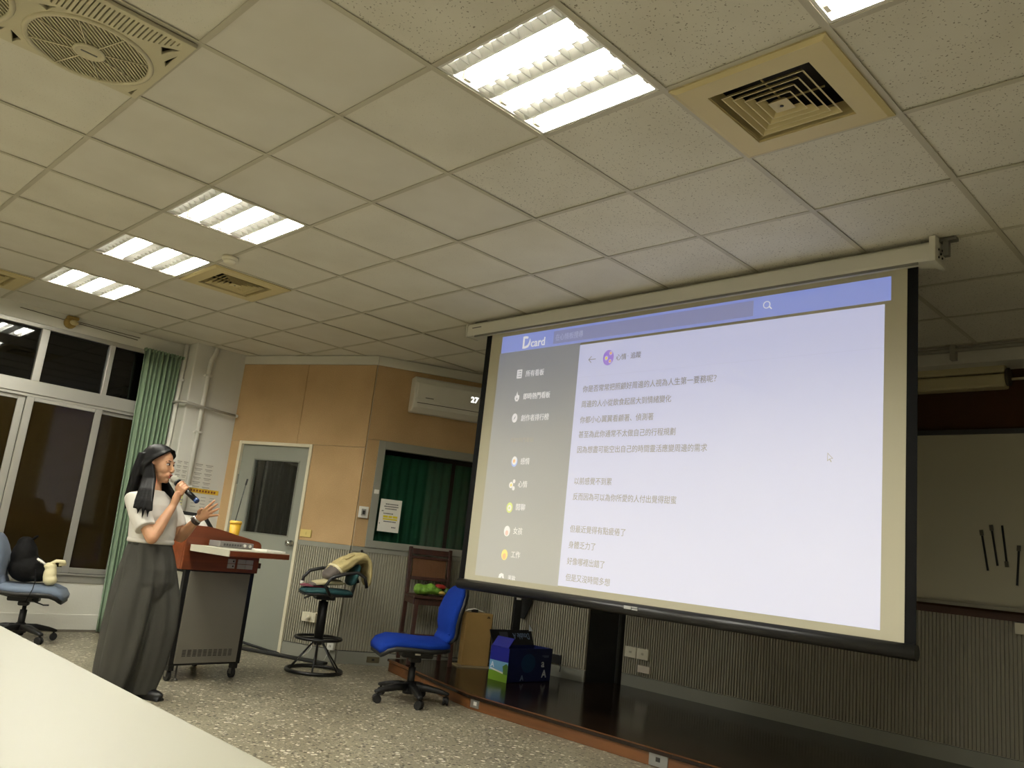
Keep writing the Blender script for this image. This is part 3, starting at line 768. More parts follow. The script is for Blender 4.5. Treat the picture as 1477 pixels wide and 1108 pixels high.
put('back_arrow', MB().bar((-0.585, -0.0036, 2.418), (-0.525, -0.0036, 2.418), 0.001, 0.004).bar((-0.585, -0.0036, 2.418), (-0.562, -0.0036, 2.440), 0.001, 0.004, (1, 0, 0)).bar((-0.585, -0.0036, 2.418), (-0.562, -0.0036, 2.396), 0.001, 0.004, (1, 0, 0)), P_TXT, fab)
icon('board_icon', *disc(-0.420, 2.417, 0.052, 0.85), P_PURP, -0.0036)
for dx, dz, r in ((-0.016, -0.002, 0.016), (0.018, 0.028, 0.014), (0.016, -0.026, 0.014)):
    icon('board_icon', *disc(-0.420+dx, 2.417+dz, r, 0.9), P_WHITE, -0.0040); icon('board_icon', *disc(-0.420+dx, 2.417+dz, r*0.6, 0.9), P_YEL if dx < 0 else P_ORNG, -0.0044)
stext('心情', -0.355, 2.395, 0.044, 0.08, P_TXT); stext('追蹤', -0.240, 2.397, 0.044, 0.08, P_TXT)
put('page_text', MB().box(-0.263, -0.259, -0.0042, -0.0036, 2.412, 2.416), P_TXT, fab)
body = [('你是否常常把照顧好周邊的人視為人生第一要務呢？', 2.206, 1.0), ('周邊的人小從飲食起居大到情緒變化', 2.104, 0.70), ('你都小心翼翼看顧著、偵測著', 1.999, 0.58), ('甚至為此你通常不太做自己的行程規劃', 1.902, 0.745), ('因為想盡可能空出自己的時間靈活應變周邊的需求', 1.802, 0.965),
        ('以前感覺不到累', 1.598, 0.302), ('反而因為可以為你所愛的人付出覺得甜蜜', 1.498, 0.782), ('但最近覺得有點疲倦了', 1.293, 0.438), ('身體乏力了', 1.193, 0.218), ('好像哪裡出錯了', 1.091, 0.300), ('但是又沒時間多想', 0.990, 0.352)]
for s, z, w in body: stext(s, -0.612, z-0.006, 0.049, w, P_TXT)
icon('mouse_pointer', [(1.053, 1.778), (1.053, 1.733), (1.063, 1.742), (1.072, 1.728), (1.076, 1.731), (1.068, 1.745), (1.083, 1.747)], [[(1.0555, 1.771), (1.0555, 1.740), (1.063, 1.746), (1.077, 1.749)]], P_DIMTXT, -0.0036)

# ---------------------------------------------------------------- whiteboard and front wall pieces
wb = thing('whiteboard', 'large whiteboard in shadow on the wall behind the projection screen', 'whiteboard', (0, YF-0.014, 0))
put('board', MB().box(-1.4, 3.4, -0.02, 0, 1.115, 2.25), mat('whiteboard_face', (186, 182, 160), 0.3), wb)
put('top_rail', MB().box(-1.42, 3.42, -0.03, 0, 2.25, 2.285), mat('board_rail', (60, 60, 58), 0.4), wb, bev=0.003)
put('marker_tray', MB().box(-1.42, 3.42, -0.075, 0, 1.09, 1.115), mat('tray_alu', (150, 146, 130), 0.4, metal=0.3), wb, bev=0.003)
MAG = mat('magnet_strip', (16, 16, 18), 0.5); CLIPM = mat('clip_clear', (86, 84, 72), 0.3)
def strip(xa, za, xb, zb, label, clip_top=True):
    t = thing('magnetic_strip', label, 'magnetic strip', (xa, YF-0.034, za), group='black magnetic strips on the whiteboard')
    put('strip', MB().bar((0, -0.005, 0), (xb-xa, -0.005, zb-za), 0.012, 0.008, (0, -1, 0)), MAG, t)
    k = 0.86 if not clip_top else 0.0
    put('end_clip', MB().bar(((xb-xa)*k, -0.008, (zb-za)*k), ((xb-xa)*(k+0.14), -0.008, (zb-za)*(k+0.14)), 0.022, 0.012, (0, -1, 0)), CLIPM, t)
strip(1.168, 1.600, 1.205, 1.336, 'black magnetic strip on the whiteboard, first from the projection screen')
strip(1.227, 1.636, 1.262, 1.372, 'black magnetic strip on the whiteboard, second from the projection screen')
strip(1.292, 1.636, 1.318, 1.368, 'black magnetic strip with its clip at the lower end, third from the projection screen', False)
strip(1.388, 1.512, 1.372, 1.257, 'black magnetic strip on the whiteboard at the photo edge, farthest from the screen')
rs = thing('screen_casing', 'dim cream twin screen casing mounted above the whiteboard', 'screen casing', (0, YF-0.02, 0))
CASE2 = mat('casing_cream', (190, 180, 140), 0.45)
put('upper_case', MB().box(-1.2, 1.345, -0.12, 0, 2.655, 2.765), CASE2, rs, bev=0.01)
put('lower_case', MB().box(-1.2, 1.345, -0.11, 0, 2.555, 2.648), CASE2, rs, bev=0.014)
put('end_bracket', MB().tube([(1.345, -0.06, 2.63), (1.363, -0.06, 2.63)], 0.062, 16), mat('bracket_dark', (70, 64, 48), 0.5), rs)
put('rail', MB().box(1.363, 3.0, -0.025, -0.005, 2.618, 2.632), CASE2, rs)
pp = thing('ceiling_pipe', 'thin pipe with a clamp running under the ceiling by the front beam', 'pipe', (0, 4.88, 2.785))
put('pipe', MB().tube([(0.3, 0, 0), (1.15, 0, 0), (3.5, 0, 0.015)], 0.016, 8), mat('pipe_dim', (150, 146, 132), 0.5), pp)
put('clamp', MB().box(1.065, 1.10, -0.025, 0.03, -0.07, 0.034), mat('pipe_dim', (150, 146, 132)), pp)
def fsock(name, label, x, z, w, h, m, det=()): return plate(name, label, 'socket', (x, YF-0.014, z), 0.0, w, h, m, 0.03, det, None)
GP = mat('grey_plate', (222, 217, 194), 0.45)
for k, (x, lb) in enumerate([(-1.614, 'grey wall socket of the pair above the stage, beside the black doorway'), (-1.486, 'grey wall socket of the pair above the stage, farther from the black doorway')]):
    fsock('wall_socket', lb, x, 0.385-0.0*k, 0.122, 0.09, GP, [('outlet_hole', -0.012, 0.012, -0.008, 0.008, 0.002, mat('socket_light', (190, 184, 160), 0.4))])
fsock('cover_plate', 'blank grey cover plate below the pair of wall sockets', -1.465, 0.262, 0.125, 0.058, mat('grey_plate2', (226, 216, 200), 0.45))
fsock('wall_socket', 'pale socket below the whiteboard tray at the photo edge', 1.415, 0.99, 0.12, 0.07, GP)
nsp = lambda x, z: SEG_A + Vector((cos(SEG_ANG), sin(SEG_ANG), 0))*x + Vector((sin(SEG_ANG), -cos(SEG_ANG), 0))*0.012 + Vector((0, 0, z))
for x, lb in ((0.62, 'black wall socket behind the blue paper carton, closer to it'), (0.78, 'black wall socket with hanging cord near the black doorway')):
    o_ = plate('wall_socket', lb, 'socket', nsp(x, 0.245), SEG_ANG, 0.12, 0.075, mat('black_plate', (26, 26, 26), 0.4), 0.02, [('outlet_hole', -0.02, 0.02, -0.015, 0.015, 0.001, SLOT)])
put('cord', MB().tube([(0.05, -0.02, -0.03), (0.075, -0.03, -0.06), (0.07, -0.03, -0.1)], 0.005, 6), BLACK, o_)
# socket plates in the stage edge
o_ = thing('stage_socket', 'metal socket plate in the wooden stage edge at the bottom of the photo', 'socket', (0.0, 3.284, 0.045))
put('cover_plate', MB().box(-0.065, 0.065, -0.005, 0.002, -0.04, 0.035), mat('zinc', (150, 150, 145), 0.35, metal=0.6), o_, bev=0.002)
put('outlet_hole', MB().box(-0.016, 0.014, -0.0065, -0.004, -0.012, 0.012), SLOT, o_)
o_ = thing('stage_socket', 'small white socket in the stage edge beside the blue chair', 'socket', (-1.57, 3.29, 0.048))
put('cover_plate', MB().box(-0.035, 0.05, -0.012, 0.0, -0.03, 0.03), mat('zinc', (150, 150, 145)), o_, bev=0.002)
put('outlet_hole', MB().box(0.0, 0.03, -0.0135, -0.011, -0.012, 0.012), WHITE_PLASTIC, o_)
# fixture and wires on the window lintel
o_ = thing('lintel_bracket', 'rusty yellow bracket lamp stub on the white lintel above the windows', 'bracket', (XL+0.003, 1.19, 2.765), pi/2)
RUST = mat('rusty_yellow', (150, 124, 64), 0.7, var=(25, 0.4))
put('base', MB().lathe([(0.055, 0), (0.055, 0.02), (0.04, 0.05), (0.02, 0.055)], 12), RUST, o_, (0, 0, -0.01), (pi/2, 0, 0))
put('arm', MB().box(-0.04, 0.06, -0.05, -0.0, 0.02, 0.05), RUST, o_, bev=0.006)
put('cap', MB().ball((0.02, -0.06, -0.01), (0.04, 0.03, 0.025), 10), mat('rust_cream', (190, 176, 130), 0.6), o_)
put('wire', MB().tube([(-0.42, -0.004, 0.018), (0, -0.004, 0.005), (0.62, -0.004, -0.01)], 0.003, 5), mat('wire_dark', (84, 74, 56), 0.7), o_)
put('wire', MB().tube([(0.02, -0.004, 0.02), (0.64, -0.004, 0.015)], 0.003, 5), mat('wire_dark', (84, 74, 56)), o_)
# green curtain by the windows
lc_ = thing('curtain', 'light green pleated curtain hanging between window and column', 'curtain', (XL+0.10, 0, 0), pi/2)
def fnc(a, b):
    t = a*8
    top, bot = (1.87+0.36*a), (1.95+0.26*a)
    y = bot+(top-bot)*b
    return (y, 0.042*sin(2*pi*t)*(0.7+0.3*(1-b))+0.012*sin(5*t), 0.015+2.665*b)
put('cloth', MB().grid(fnc, 84, 14), mat('sage_curtain', (126, 150, 120), 0.85, sheen=0.2, var=(5, 0.08)), lc_, solid=0.004)
hd = MB()
for k in range(13):
    y = 1.87+k*0.031; hd.box(y-0.005, y+0.005, -0.03, 0.03, 2.655, 2.683)
put('heading_tape', hd, mat('sage_curtain', (126, 150, 120)), lc_)
put('tieback_hook', MB().box(1.995, 2.045, -0.075, -0.045, 0.50, 0.565), BLACK, lc_, bev=0.004)

# notices on the column
cf = lambda y, z: (-5.036, y, z)
def colnote(label, y0, y1, z0, z1, m, name='notice'):
    t = thing(name, label, 'notice', cf((y0+y1)/2, (z0+z1)/2), pi/2)
    put('sheet', MB().box(-(y1-y0)/2, (y1-y0)/2, -0.003, 0, -(z1-z0)/2, (z1-z0)/2), m, t)
    return t
NOTE = mat('note_grey', (204, 200, 188), 0.7)
FAINTINK = mat('faint_ink', (150, 146, 136), 0.8)
for lb, y0, y1, z0, z1, n in (('grid notice with faint print in front of her face, on the column', 2.295, 2.42, 1.40, 1.66, 6), ('grid notice with faint print on the column between pipe and tan wall', 2.47, 2.68, 1.40, 1.66, 6)):
    t = colnote(lb, y0, y1, z0, z1, NOTE); ink = MB(); w = y1-y0; h = z1-z0; rr = random.Random(int(y0*1000))
    for c in range(2):
        for k in range(n):
            x = -w/2+w*(0.08+0.5*c); z = h/2-h*(k+0.5)/n
            ink.box(x, x+w*0.36, -0.0042, -0.003, z, z+0.008).box(x+w*0.05, x+w*0.3, -0.0042, -0.003, z-0.014, z-0.008)
    props(put('illegible_print', ink, FAINTINK, t), kind='stuff')
t = colnote('white column notice with a yellow heading strip, above her outstretched hand', 2.45, 2.77, 1.20, 1.41, NOTE)
put('heading_strip', MB().box(-0.16, 0.16, -0.005, -0.003, 0.06, 0.105), mat('note_yellow', (200, 162, 40), 0.7), t)
ink = MB(); rr = random.Random(4)
for k in range(9): ink.box(-0.13+k*0.03, -0.112+k*0.03, -0.0062, -0.005, 0.072, 0.092)
props(put('illegible_print', ink, mat('note_red', (120, 62, 30), 0.8), t), kind='stuff')
ink = MB()
for c in range(3):
    for k in range(4): ink.box(-0.1+c*0.09, -0.05+c*0.09, -0.0042, -0.003, 0.02-k*0.032, 0.026-k*0.032)
props(put('illegible_print', ink, FAINTINK, t), kind='stuff')
t = colnote('small pale yellow notice just behind the microphone hand', 2.33, 2.445, 1.185, 1.36, mat('note_lime', (206, 200, 140), 0.7))
ink = MB()
for c in range(2):
    for k in range(3): ink.box(-0.035+c*0.045, -0.005+c*0.045, -0.0042, -0.003, 0.0-k*0.028, 0.016-k*0.028)
props(put('illegible_print', ink, FAINTINK, t), kind='stuff')
# ---------------------------------------------------------------- ceiling vents, fan, detector
VENT = mat('vent_cream', (206, 190, 138), 0.5, var=(4, 0.06)); VENT_IN = mat('vent_dark', (34, 30, 24), 0.8)
def rect(a, b=None): b = b or a; return [(-a, -b), (a, -b), (a, b), (-a, b)]
def make_vent(label, loc):
    t = thing('ceiling_vent', label, 'ceiling vent', loc, group='square ceiling air vents')
    flat_cutout(rect(0.295), [rect(0.19)], 0.010, VENT, 'frame', t, (0, 0, -0.002))
    fl = MB()
    for k in range(4):
        M = Matrix.Rotation(pi/2*k, 4, 'Z')
        fl.add([(-0.295, -0.295, -0.006), (0.295, -0.295, -0.006), (0.275, -0.275, -0.014), (-0.275, -0.275, -0.014)], [(0, 1, 2, 3)], False, M)
        fl.add([(-0.275, -0.275, -0.014), (0.275, -0.275, -0.014), (0.193, -0.193, -0.014), (-0.193, -0.193, -0.014)], [(0, 1, 2, 3)], False, M)
        fl.add([(-0.193, -0.193, -0.014), (0.193, -0.193, -0.014), (0.185, -0.185, 0.05), (-0.185, -0.185, 0.05)], [(0, 1, 2, 3)], False, M)
    put('flange', fl, VENT, t)
    put('duct', MB().box(-0.2, 0.2, -0.2, 0.2, 0.13, 0.135).box(-0.2, -0.195, -0.2, 0.2, 0.05, 0.13).box(0.195, 0.2, -0.2, 0.2, 0.05, 0.13).box(-0.2, 0.2, -0.2, -0.195, 0.05, 0.13).box(-0.2, 0.2, 0.195, 0.2, 0.05, 0.13), VENT_IN, t)
    for k, a in enumerate((0.158, 0.128, 0.098, 0.068, 0.036)):
        rg = MB(); z = -0.012
        for q in range(4):
            M = Matrix.Rotation(pi/2*q, 4, 'Z')
            o_, i_ = a, a-0.004
            u_ = a-0.017
            rg.add([(-o_, -o_, z), (o_, -o_, z), (i_, -i_, z), (-i_, -i_, z)], [(0, 1, 2, 3)], False, M)
            rg.add([(-o_, -o_, z), (o_, -o_, z), (u_, -u_, z+0.020), (-u_, -u_, z+0.020)], [(0, 1, 2, 3)], False, M)
            rg.add([(-i_, -i_, z), (i_, -i_, z), (u_-0.004, -u_+0.004, z+0.020), (-u_+0.004, -u_+0.004, z+0.020)], [(0, 1, 2, 3)], False, M)
        if k == 4: rg.box(-a, a, -a, a, z-0.001, z+0.001)
        put('blade_ring', rg, VENT, t)
    put('stem', MB().bar((-0.16, 0, 0.01), (0.16, 0, 0.01), 0.004, 0.006).bar((0, -0.16, 0.01), (0, 0.16, 0.01), 0.004, 0.006), VENT, t)
    put('screw', MB().lathe([(0.007, -0.015), (0.007, -0.012)], 10), SLOT, t)
    return t
v0 = make_vent('large cream square ceiling vent with concentric blades beside the biggest light', lc(2, -3))
dup(v0, lc(2, 4), label='yellowed square ceiling vent beside the small row of lights')
dup(v0, lc(0, 7), label='dim square ceiling vent cut off at the photo edge above the windows')

FANM = mat('fan_cream', (200, 192, 160), 0.45)
fn_ = thing('ceiling_fan', 'cream flush ceiling fan unit with round grilles and slotted sides', 'ceiling fan', (-0.305, 0, H-0.012))
FL = 1.72*T
cy1, cy2, cx_ = -0.262, -0.262-0.80*T, -0.078
R_ = 0.212
holes = []
circ = lambda cx, cy, r, n=40: [(cx+r*cos(2*pi*k/n), cy+r*sin(2*pi*k/n)) for k in range(n)]
holes += [circ(cx_, cy1, R_), circ(cx_, cy2, R_)]
mid = (cy1+cy2)/2
for k in range(-27, 28):
    y = mid+k*0.0165
    half = 0.155*sqrt(max(0, 1-(k/27.5)**2))
    x0, x1 = 0.275-half, 0.275
    if half < 0.02 or y > -0.03: continue
    # keep the slots clear of the two circles
    for cyy in (cy1, cy2):
        if abs(y-cyy) < R_+0.02: x0 = max(x0, cx_+sqrt((R_+0.02)**2-(y-cyy)**2)+0.006)
    if x1-x0 < 0.012: continue
    holes.append([(x0, y-0.0045), (x1, y-0.0045), (x1, y+0.0045), (x0, y+0.0045)])
for tri in ([(0.19, -0.10), (0.235, -0.035), (0.135, -0.075)], [(0.10, -0.05), (0.20, -0.028), (0.06, -0.028)], [(-0.27, -0.05), (-0.19, -0.03), (-0.28, -0.03)],
            [(-0.235, mid+0.05), (-0.19, mid+0.0), (-0.29, mid+0.03)], [(-0.235, mid-0.05), (-0.19, mid-0.012), (-0.29, mid-0.03)], [(0.075, mid+0.02), (0.115, mid+0.075), (0.055, mid+0.055)]):
    holes.append(tri)
flat_cutout([(-0.295, -FL), (0.295, -FL), (0.295, -0.008), (-0.295, -0.008)], holes, 0.012, FANM, 'panel', fn_, (0, 0, 0), bev=0.002)
put('fan_box', MB().box(-0.29, 0.29, -FL+0.01, -0.012, 0.10, 0.11).box(-0.29, -0.285, -FL+0.01, -0.012, 0.006, 0.1).box(0.285, 0.29, -FL+0.01, -0.012, 0.006, 0.1).box(-0.29, 0.29, -0.017, -0.012, 0.006, 0.1), mat('fan_dark', (104, 96, 74), 0.8), fn_)
GR = mat('grille_cream', (186, 178, 146), 0.45)
for cyy in (cy1, cy2):
    rim = MB()
    rim.tube([(cx_+(R_+0.006)*cos(2*pi*k/36), cyy+(R_+0.006)*sin(2*pi*k/36), -0.008) for k in range(37)], 0.011, 8, caps=False)
    g = put('grille_rim', rim, FANM, fn_)
    sl = MB(); n = 30
    for k in range(1, n):
        d = -R_+2*R_*k/n; h = sqrt(R_*R_-d*d)
        q = 0.70711; sl.bar((cx_+q*h+q*d, cyy-q*h+q*d, -0.006), (cx_-q*h+q*d, cyy+q*h+q*d, -0.006), 0.0060, 0.009)
    props(put('grille_slats', sl, GR, fn_), kind='stuff')
    for k in range(4):
        a = pi/4*k+0.3
        put('grille_spoke', MB().tube([(cx_+R_*cos(a), cyy+R_*sin(a), -0.012), (cx_, cyy, -0.016), (cx_-R_*cos(a), cyy-R_*sin(a), -0.012)], 0.003, 6), FANM, fn_)
    hb = put('hub', MB().lathe([(0.058, -0.012), (0.058, -0.018), (0.05, -0.022), (0.046, -0.019), (0.0, -0.019)], 24, (cx_, cyy, 0)), FANM, fn_)
    put('hub_print', MB().box(cx_-0.004, cx_+0.004, cyy-0.03, cyy+0.03, -0.0205, -0.0188), mat('grey_print', (110, 110, 105)), hb)
    put('fan_blade', MB().grid(lambda a, b: (cx_+(0.03+0.15*b)*cos(a*0.9), cyy+(0.03+0.15*b)*sin(a*0.9), 0.04+0.03*a), 6, 4).grid(lambda a, b: (cx_+(0.03+0.15*b)*cos(2.1+a*0.9), cyy+(0.03+0.15*b)*sin(2.1+a*0.9), 0.04+0.03*a), 6, 4).grid(lambda a, b: (cx_+(0.03+0.15*b)*cos(4.2+a*0.9), cyy+(0.03+0.15*b)*sin(4.2+a*0.9), 0.04+0.03*a), 6, 4), mat('blade_grey', (120, 112, 90), 0.5), fn_)
sd = thing('smoke_detector', 'small round white smoke detector on the ceiling near the yellowed vent', 'smoke detector', (-3.62*T, 2*T, H))
put('base', MB().lathe([(0.052, 0), (0.055, -0.012), (0.05, -0.022)], 20), CREAM_PLASTIC, sd)
put('sensor', MB().lathe([(0.042, -0.022), (0.040, -0.038), (0.025, -0.046), (0.0, -0.046)], 20), CREAM_PLASTIC, sd)
# ---------------------------------------------------------------- white table
tb = thing('table', 'long cream white table top filling the lower corner', 'table', (0.6, -0.56, 0))
TOP = mat('table_top', (150, 148, 130), 0.4)
LAMINATE = mat('cream_laminate', (206, 203, 182), 0.4)
put('table_top', MB().box(-2.2, 1.75, -0.34, 0.32, 0.712, 0.74), TOP, tb, bev=0.004)
for x in (-2.1, -0.3, 1.6):
    for y in (-0.28, 0.26): put('leg', MB().box(x-0.02, x+0.02, y-0.02, y+0.02, 0, 0.712), mat('table_leg', (150, 150, 146), 0.4, metal=0.5), tb)
put('apron', MB().box(-2.1, 1.6, -0.25, -0.22, 0.63, 0.712), mat('table_leg', (150, 150, 146)), tb)

# ---------------------------------------------------------------- lectern
LX = Vector((-2.90, 1.62, 0)); LANG = atan2(0.993, -0.12)
le = thing('lectern', 'wooden topped lectern on a grey wheeled cabinet beside the standing person', 'lectern', LX, LANG)
CHERRY = noise_mat('cherry_wood', _wood((98, 46, 20), (124, 62, 30), 22, 0), 0.35)
CAB = mat('cabinet_grey', (124, 120, 108), 0.4, metal=0.2, var=(2, 0.05))
W_, D_ = 0.57, 0.55
fr = MB()
for x in (0.0, W_-0.035):
    for y in (0.0, D_-0.035): fr.box(x, x+0.035, y, y+0.035, 0.105, 0.757)
for z0, z1 in ((0.105, 0.125), (0.737, 0.757)):
    fr.box(0.035, W_-0.035, 0.0, 0.035, z0, z1).box(0.035, W_-0.035, D_-0.035, D_, z0, z1).box(0, 0.035, 0.035, D_-0.035, z0, z1).box(W_-0.035, W_, 0.035, D_-0.035, z0, z1)
put('cabinet_frame', fr, BLACK_METAL, le, bev=0.003)
put('front_door', MB().box(0.037, W_-0.037, -0.004, 0.012, 0.118, 0.748), CAB, le, bev=0.003)
vn = MB()
for k in range(10):
    for q in range(5): vn.box(0.085+k*0.041, 0.085+k*0.041+0.028, -0.0052, -0.0035, 0.166+q*0.010, 0.171+q*0.010)
props(put('vent_slots', vn, SLOT, le), kind='stuff')
put('side_panel', MB().box(0.004, 0.012, 0.036, D_-0.036, 0.125, 0.737), mat('side_panel_grey', (176, 174, 160), 0.4), le)
put('side_panel', MB().box(W_-0.012, W_-0.004, 0.036, D_-0.036, 0.125, 0.737), mat('side_panel_grey', (176, 174, 160)), le)
put('back_panel', MB().box(0.036, W_-0.036, D_-0.02, D_-0.01, 0.125, 0.737), CAB, le)
put('bottom_panel', MB().box(0.03, W_-0.03, 0.03, D_-0.03, 0.105, 0.11), BLACK_METAL, le)
for x in (0.03, W_-0.03):
    for y in (0.03, D_-0.03):
        cst = put('caster', MB().tube([(x-0.012, y+0.01, 0.036), (x+0.012, y+0.01, 0.036)], 0.036, 16).box(x-0.022, x+0.022, y-0.022, y+0.025, 0.07, 0.106), BLACK, le, bev=0.002)
        put('fork', MB().box(x-0.02, x-0.014, y-0.005, y+0.02, 0.03, 0.08).box(x+0.014, x+0.02, y-0.005, y+0.02, 0.03, 0.08), mat('steel', (120, 118, 110)), cst)
put('levelling_foot', MB().lathe([(0.022, 0), (0.02, 0.006), (0.007, 0.012), (0.006, 0.105)], 12, (0.10, 0.05, 0)), mat('steel', (120, 118, 110)), le)
# wooden upper body
Mf = Matrix(((1, 0, 0, 0), (0, 0, 1, 0), (0, 1, 0, 0), (0, 0, 0, 1)))
def arc_top():
    pts = [(-0.035, 0.757), (0.592, 0.757), (0.595, 0.945)]
    pts += [(0.592, 0.965), (0.582, 0.982), (0.562, 0.992), (0.46, 1.012), (0.36, 1.028), (0.27, 1.046), (0.19, 1.060), (0.11, 1.068), (0.02, 1.068), (-0.035, 1.062)]
    return pts
put('front_board', MB().prism(arc_top(), 0.0, 0.02, Mf), CHERRY, le, bev=0.004)
put('side_board', MB().box(-0.036, -0.016, 0.02, D_+0.02, 0.757, 1.03), CHERRY, le, bev=0.004)
put('side_board', MB().box(0.572, 0.592, 0.02, D_+0.02, 0.757, 0.93), CHERRY, le, bev=0.004)
put('inner_top', MB().box(-0.016, 0.572, 0.02, D_+0.02, 0.90, 0.918), CHERRY, le)
slab = [(0.0, -0.002), (-0.035, -0.55), (0.56, -0.40), (0.585, -0.002)]
put('side_shelf', MB().prism(slab, 0.892, 0.928), CHERRY, le, bev=0.002)
put('shelf_laminate', MB().prism([(0.002, -0.002), (-0.032, -0.545), (0.556, -0.397), (0.582, -0.002)], 0.928, 0.934), LAMINATE, le)
put('shelf_edge_band', MB().bar((-0.004, -0.02, 0.912), (-0.037, -0.545, 0.912), 0.006, 0.044), LAMINATE, le)
PL = mat('plate_silver', (176, 174, 172), 0.35, metal=0.3)
for x, z in ((0.355, 0.836), (0.355, 0.800)):
    q = put('port_plate', MB().box(x-0.032, x+0.03, -0.006, 0, z-0.016, z+0.016), PL, le, bev=0.001)
    put('port', MB().box(x+0.008, x+0.018, -0.0075, -0.005, z-0.006, z+0.006), SLOT, q)
for x in (0.440, 0.508):
    for z in (0.836, 0.800):
        put('port_plate', MB().box(x-0.033, x+0.032, -0.006, 0, z-0.016, z+0.016), PL, le, bev=0.001)
put('side_hook', MB().box(0.592, 0.616, 0.0, 0.03, 0.795, 0.835), mat('hook_brown', (60, 34, 24), 0.4), le, bev=0.003)
def lepos(x, y, z): return LX + Vector((-0.12/1.00022, 0.993/1.00022, 0))*x + Vector((-0.993/1.00022, -0.12/1.00022, 0))*y + Vector((0, 0, z))
mx_ = thing('audio_mixer', 'grey rack mixer lying on the lectern shelf against the wooden board', 'mixer', lepos(0.14, -0.02, 0.934), LANG)
put('case', MB().box(-0.01, 0.27, -0.14, 0.0, 0.003, 0.043), mat('mixer_grey', (128, 124, 120), 0.4), mx_, bev=0.003)
for k in range(7): put('button', MB().box(0.02+k*0.022, 0.034+k*0.022, -0.143, -0.14, 0.015, 0.03), mat('mixer_button', (78, 76, 74), 0.5), mx_)
for x in (0.19, 0.235): put('dial', MB().tube([(x, -0.14, 0.024), (x, -0.15, 0.024)], 0.011, 12), mat('dial_light', (210, 208, 200), 0.4), mx_)
pt = thing('paper_pad', 'white pad of papers lying on the lectern shelf right of the mixer', 'paper', lepos(0.47, -0.20, 0.934), LANG+0.05)
put('sheets', MB().box(-0.07, 0.10, -0.13, 0.09, 0, 0.012), PAPER, pt, bev=0.002)
for k, (x, y, lb) in enumerate([(0.40, -0.13, 'small round metal object on lectern shelf closest to the mixer'), (0.435, -0.06, 'small shiny metal knob on lectern shelf beside the paper pad')]):
    q = thing('desk_microphone_base', lb, 'microphone base', lepos(x+0.02, y, 0.934), LANG, 'small metal fittings on the lectern shelf')
    put('body', MB().lathe([(0.016, 0), (0.014, 0.012), (0.007, 0.02), (0.012, 0.028), (0.0, 0.034)], 12), CHROME, q)
cu_ = thing('paper_cup', 'yellow lidded cup standing on the lectern behind its curved board', 'cup', lepos(0.495, 0.24, 0.918), LANG)
YEL = mat('cup_yellow', (226, 178, 50), 0.45)
put('cup', MB().lathe([(0.030, 0), (0.043, 0.195), (0.0, 0.195)], 20), YEL, cu_)
put('lid', MB().lathe([(0.047, 0.190), (0.047, 0.205), (0.042, 0.214), (0.0, 0.214)], 20), mat('lid_yellow', (236, 196, 84), 0.4), cu_)
gm = thing('gooseneck_microphone', 'thin black gooseneck microphone rising from the lectern beside the yellow cup', 'microphone', lepos(0.535, 0.33, 0.918), LANG)
put('base', MB().lathe([(0.02, 0), (0.02, 0.02), (0.006, 0.03)], 12), BLACK, gm)
put('neck', MB().tube([(0, 0, 0.02), (0.01, 0.0, 0.2), (0.03, 0.0, 0.36), (0.045, -0.005, 0.50)], 0.0035, 8), BLACK, gm)
put('capsule', MB().tube([(0.045, -0.005, 0.50), (0.052, -0.006, 0.55)], 0.007, 8), BLACK, gm)
mo = thing('monitor', 'tilted white monitor with black edges on the lectern behind her forearm', 'monitor', lepos(0.13, 0.30, 0.918), LANG)
ql = [Vector((-0.22, 0.03, 0.135)), Vector((0.25, -0.04, 0.05)), Vector((0.155, 0.06, 0.222)), Vector((-0.26, 0.09, 0.235))]
nq = (ql[1]-ql[0]).cross(ql[3]-ql[0]).normalized()
mb = MB(); mb.add([tuple(p) for p in ql]+[tuple(p-nq*0.012) for p in ql], [(0, 1, 2, 3), (7, 6, 5, 4), (0, 4, 5, 1), (1, 5, 6, 2), (2, 6, 7, 3), (3, 7, 4, 0)])
put('panel', mb, mat('monitor_white', (226, 224, 214), 0.4), mo)
put('bezel', MB().bar(ql[1], ql[2], 0.03, 0.02, nq).bar(ql[2], ql[3], 0.022, 0.02, nq), BLACK, mo)
put('stand', MB().box(-0.06, 0.08, 0.06, 0.16, 0, 0.012).bar((0.0, 0.11, 0.01), (0.0, 0.06, 0.10), 0.04, 0.015), BLACK, mo)

# ---------------------------------------------------------------- task chairs
def pad(path, n=20, e=2.6, M=None):
    """upholstered pad swept along stations (x, z, half width, half thickness); rounded section"""
    mb = MB(); vs = []
    m = len(path)
    for i, (x, z, hw, ht) in enumerate(path):
        a, b = path[max(i-1, 0)], path[min(i+1, m-1)]
        d = Vector((b[0]-a[0], 0, b[1]-a[1])).normalized(); nrm = Vector((-d.z, 0, d.x))
        for k in range(n):
            t = 2*pi*k/n; c, s = cos(t), sin(t)
            vs.append(Vector((x, 0, z)) + Vector((0, 1, 0))*hw*math.copysign(abs(c)**(2/e), c) + nrm*ht*math.copysign(abs(s)**(2/e), s))
    fs = [(i*n+k, i*n+(k+1) % n, (i+1)*n+(k+1) % n, (i+1)*n+k) for i in range(m-1) for k in range(n)]
    fs += [tuple(reversed(range(n))), tuple((m-1)*n+k for k in range(n))]
    return mb.add(vs, fs, True, M)
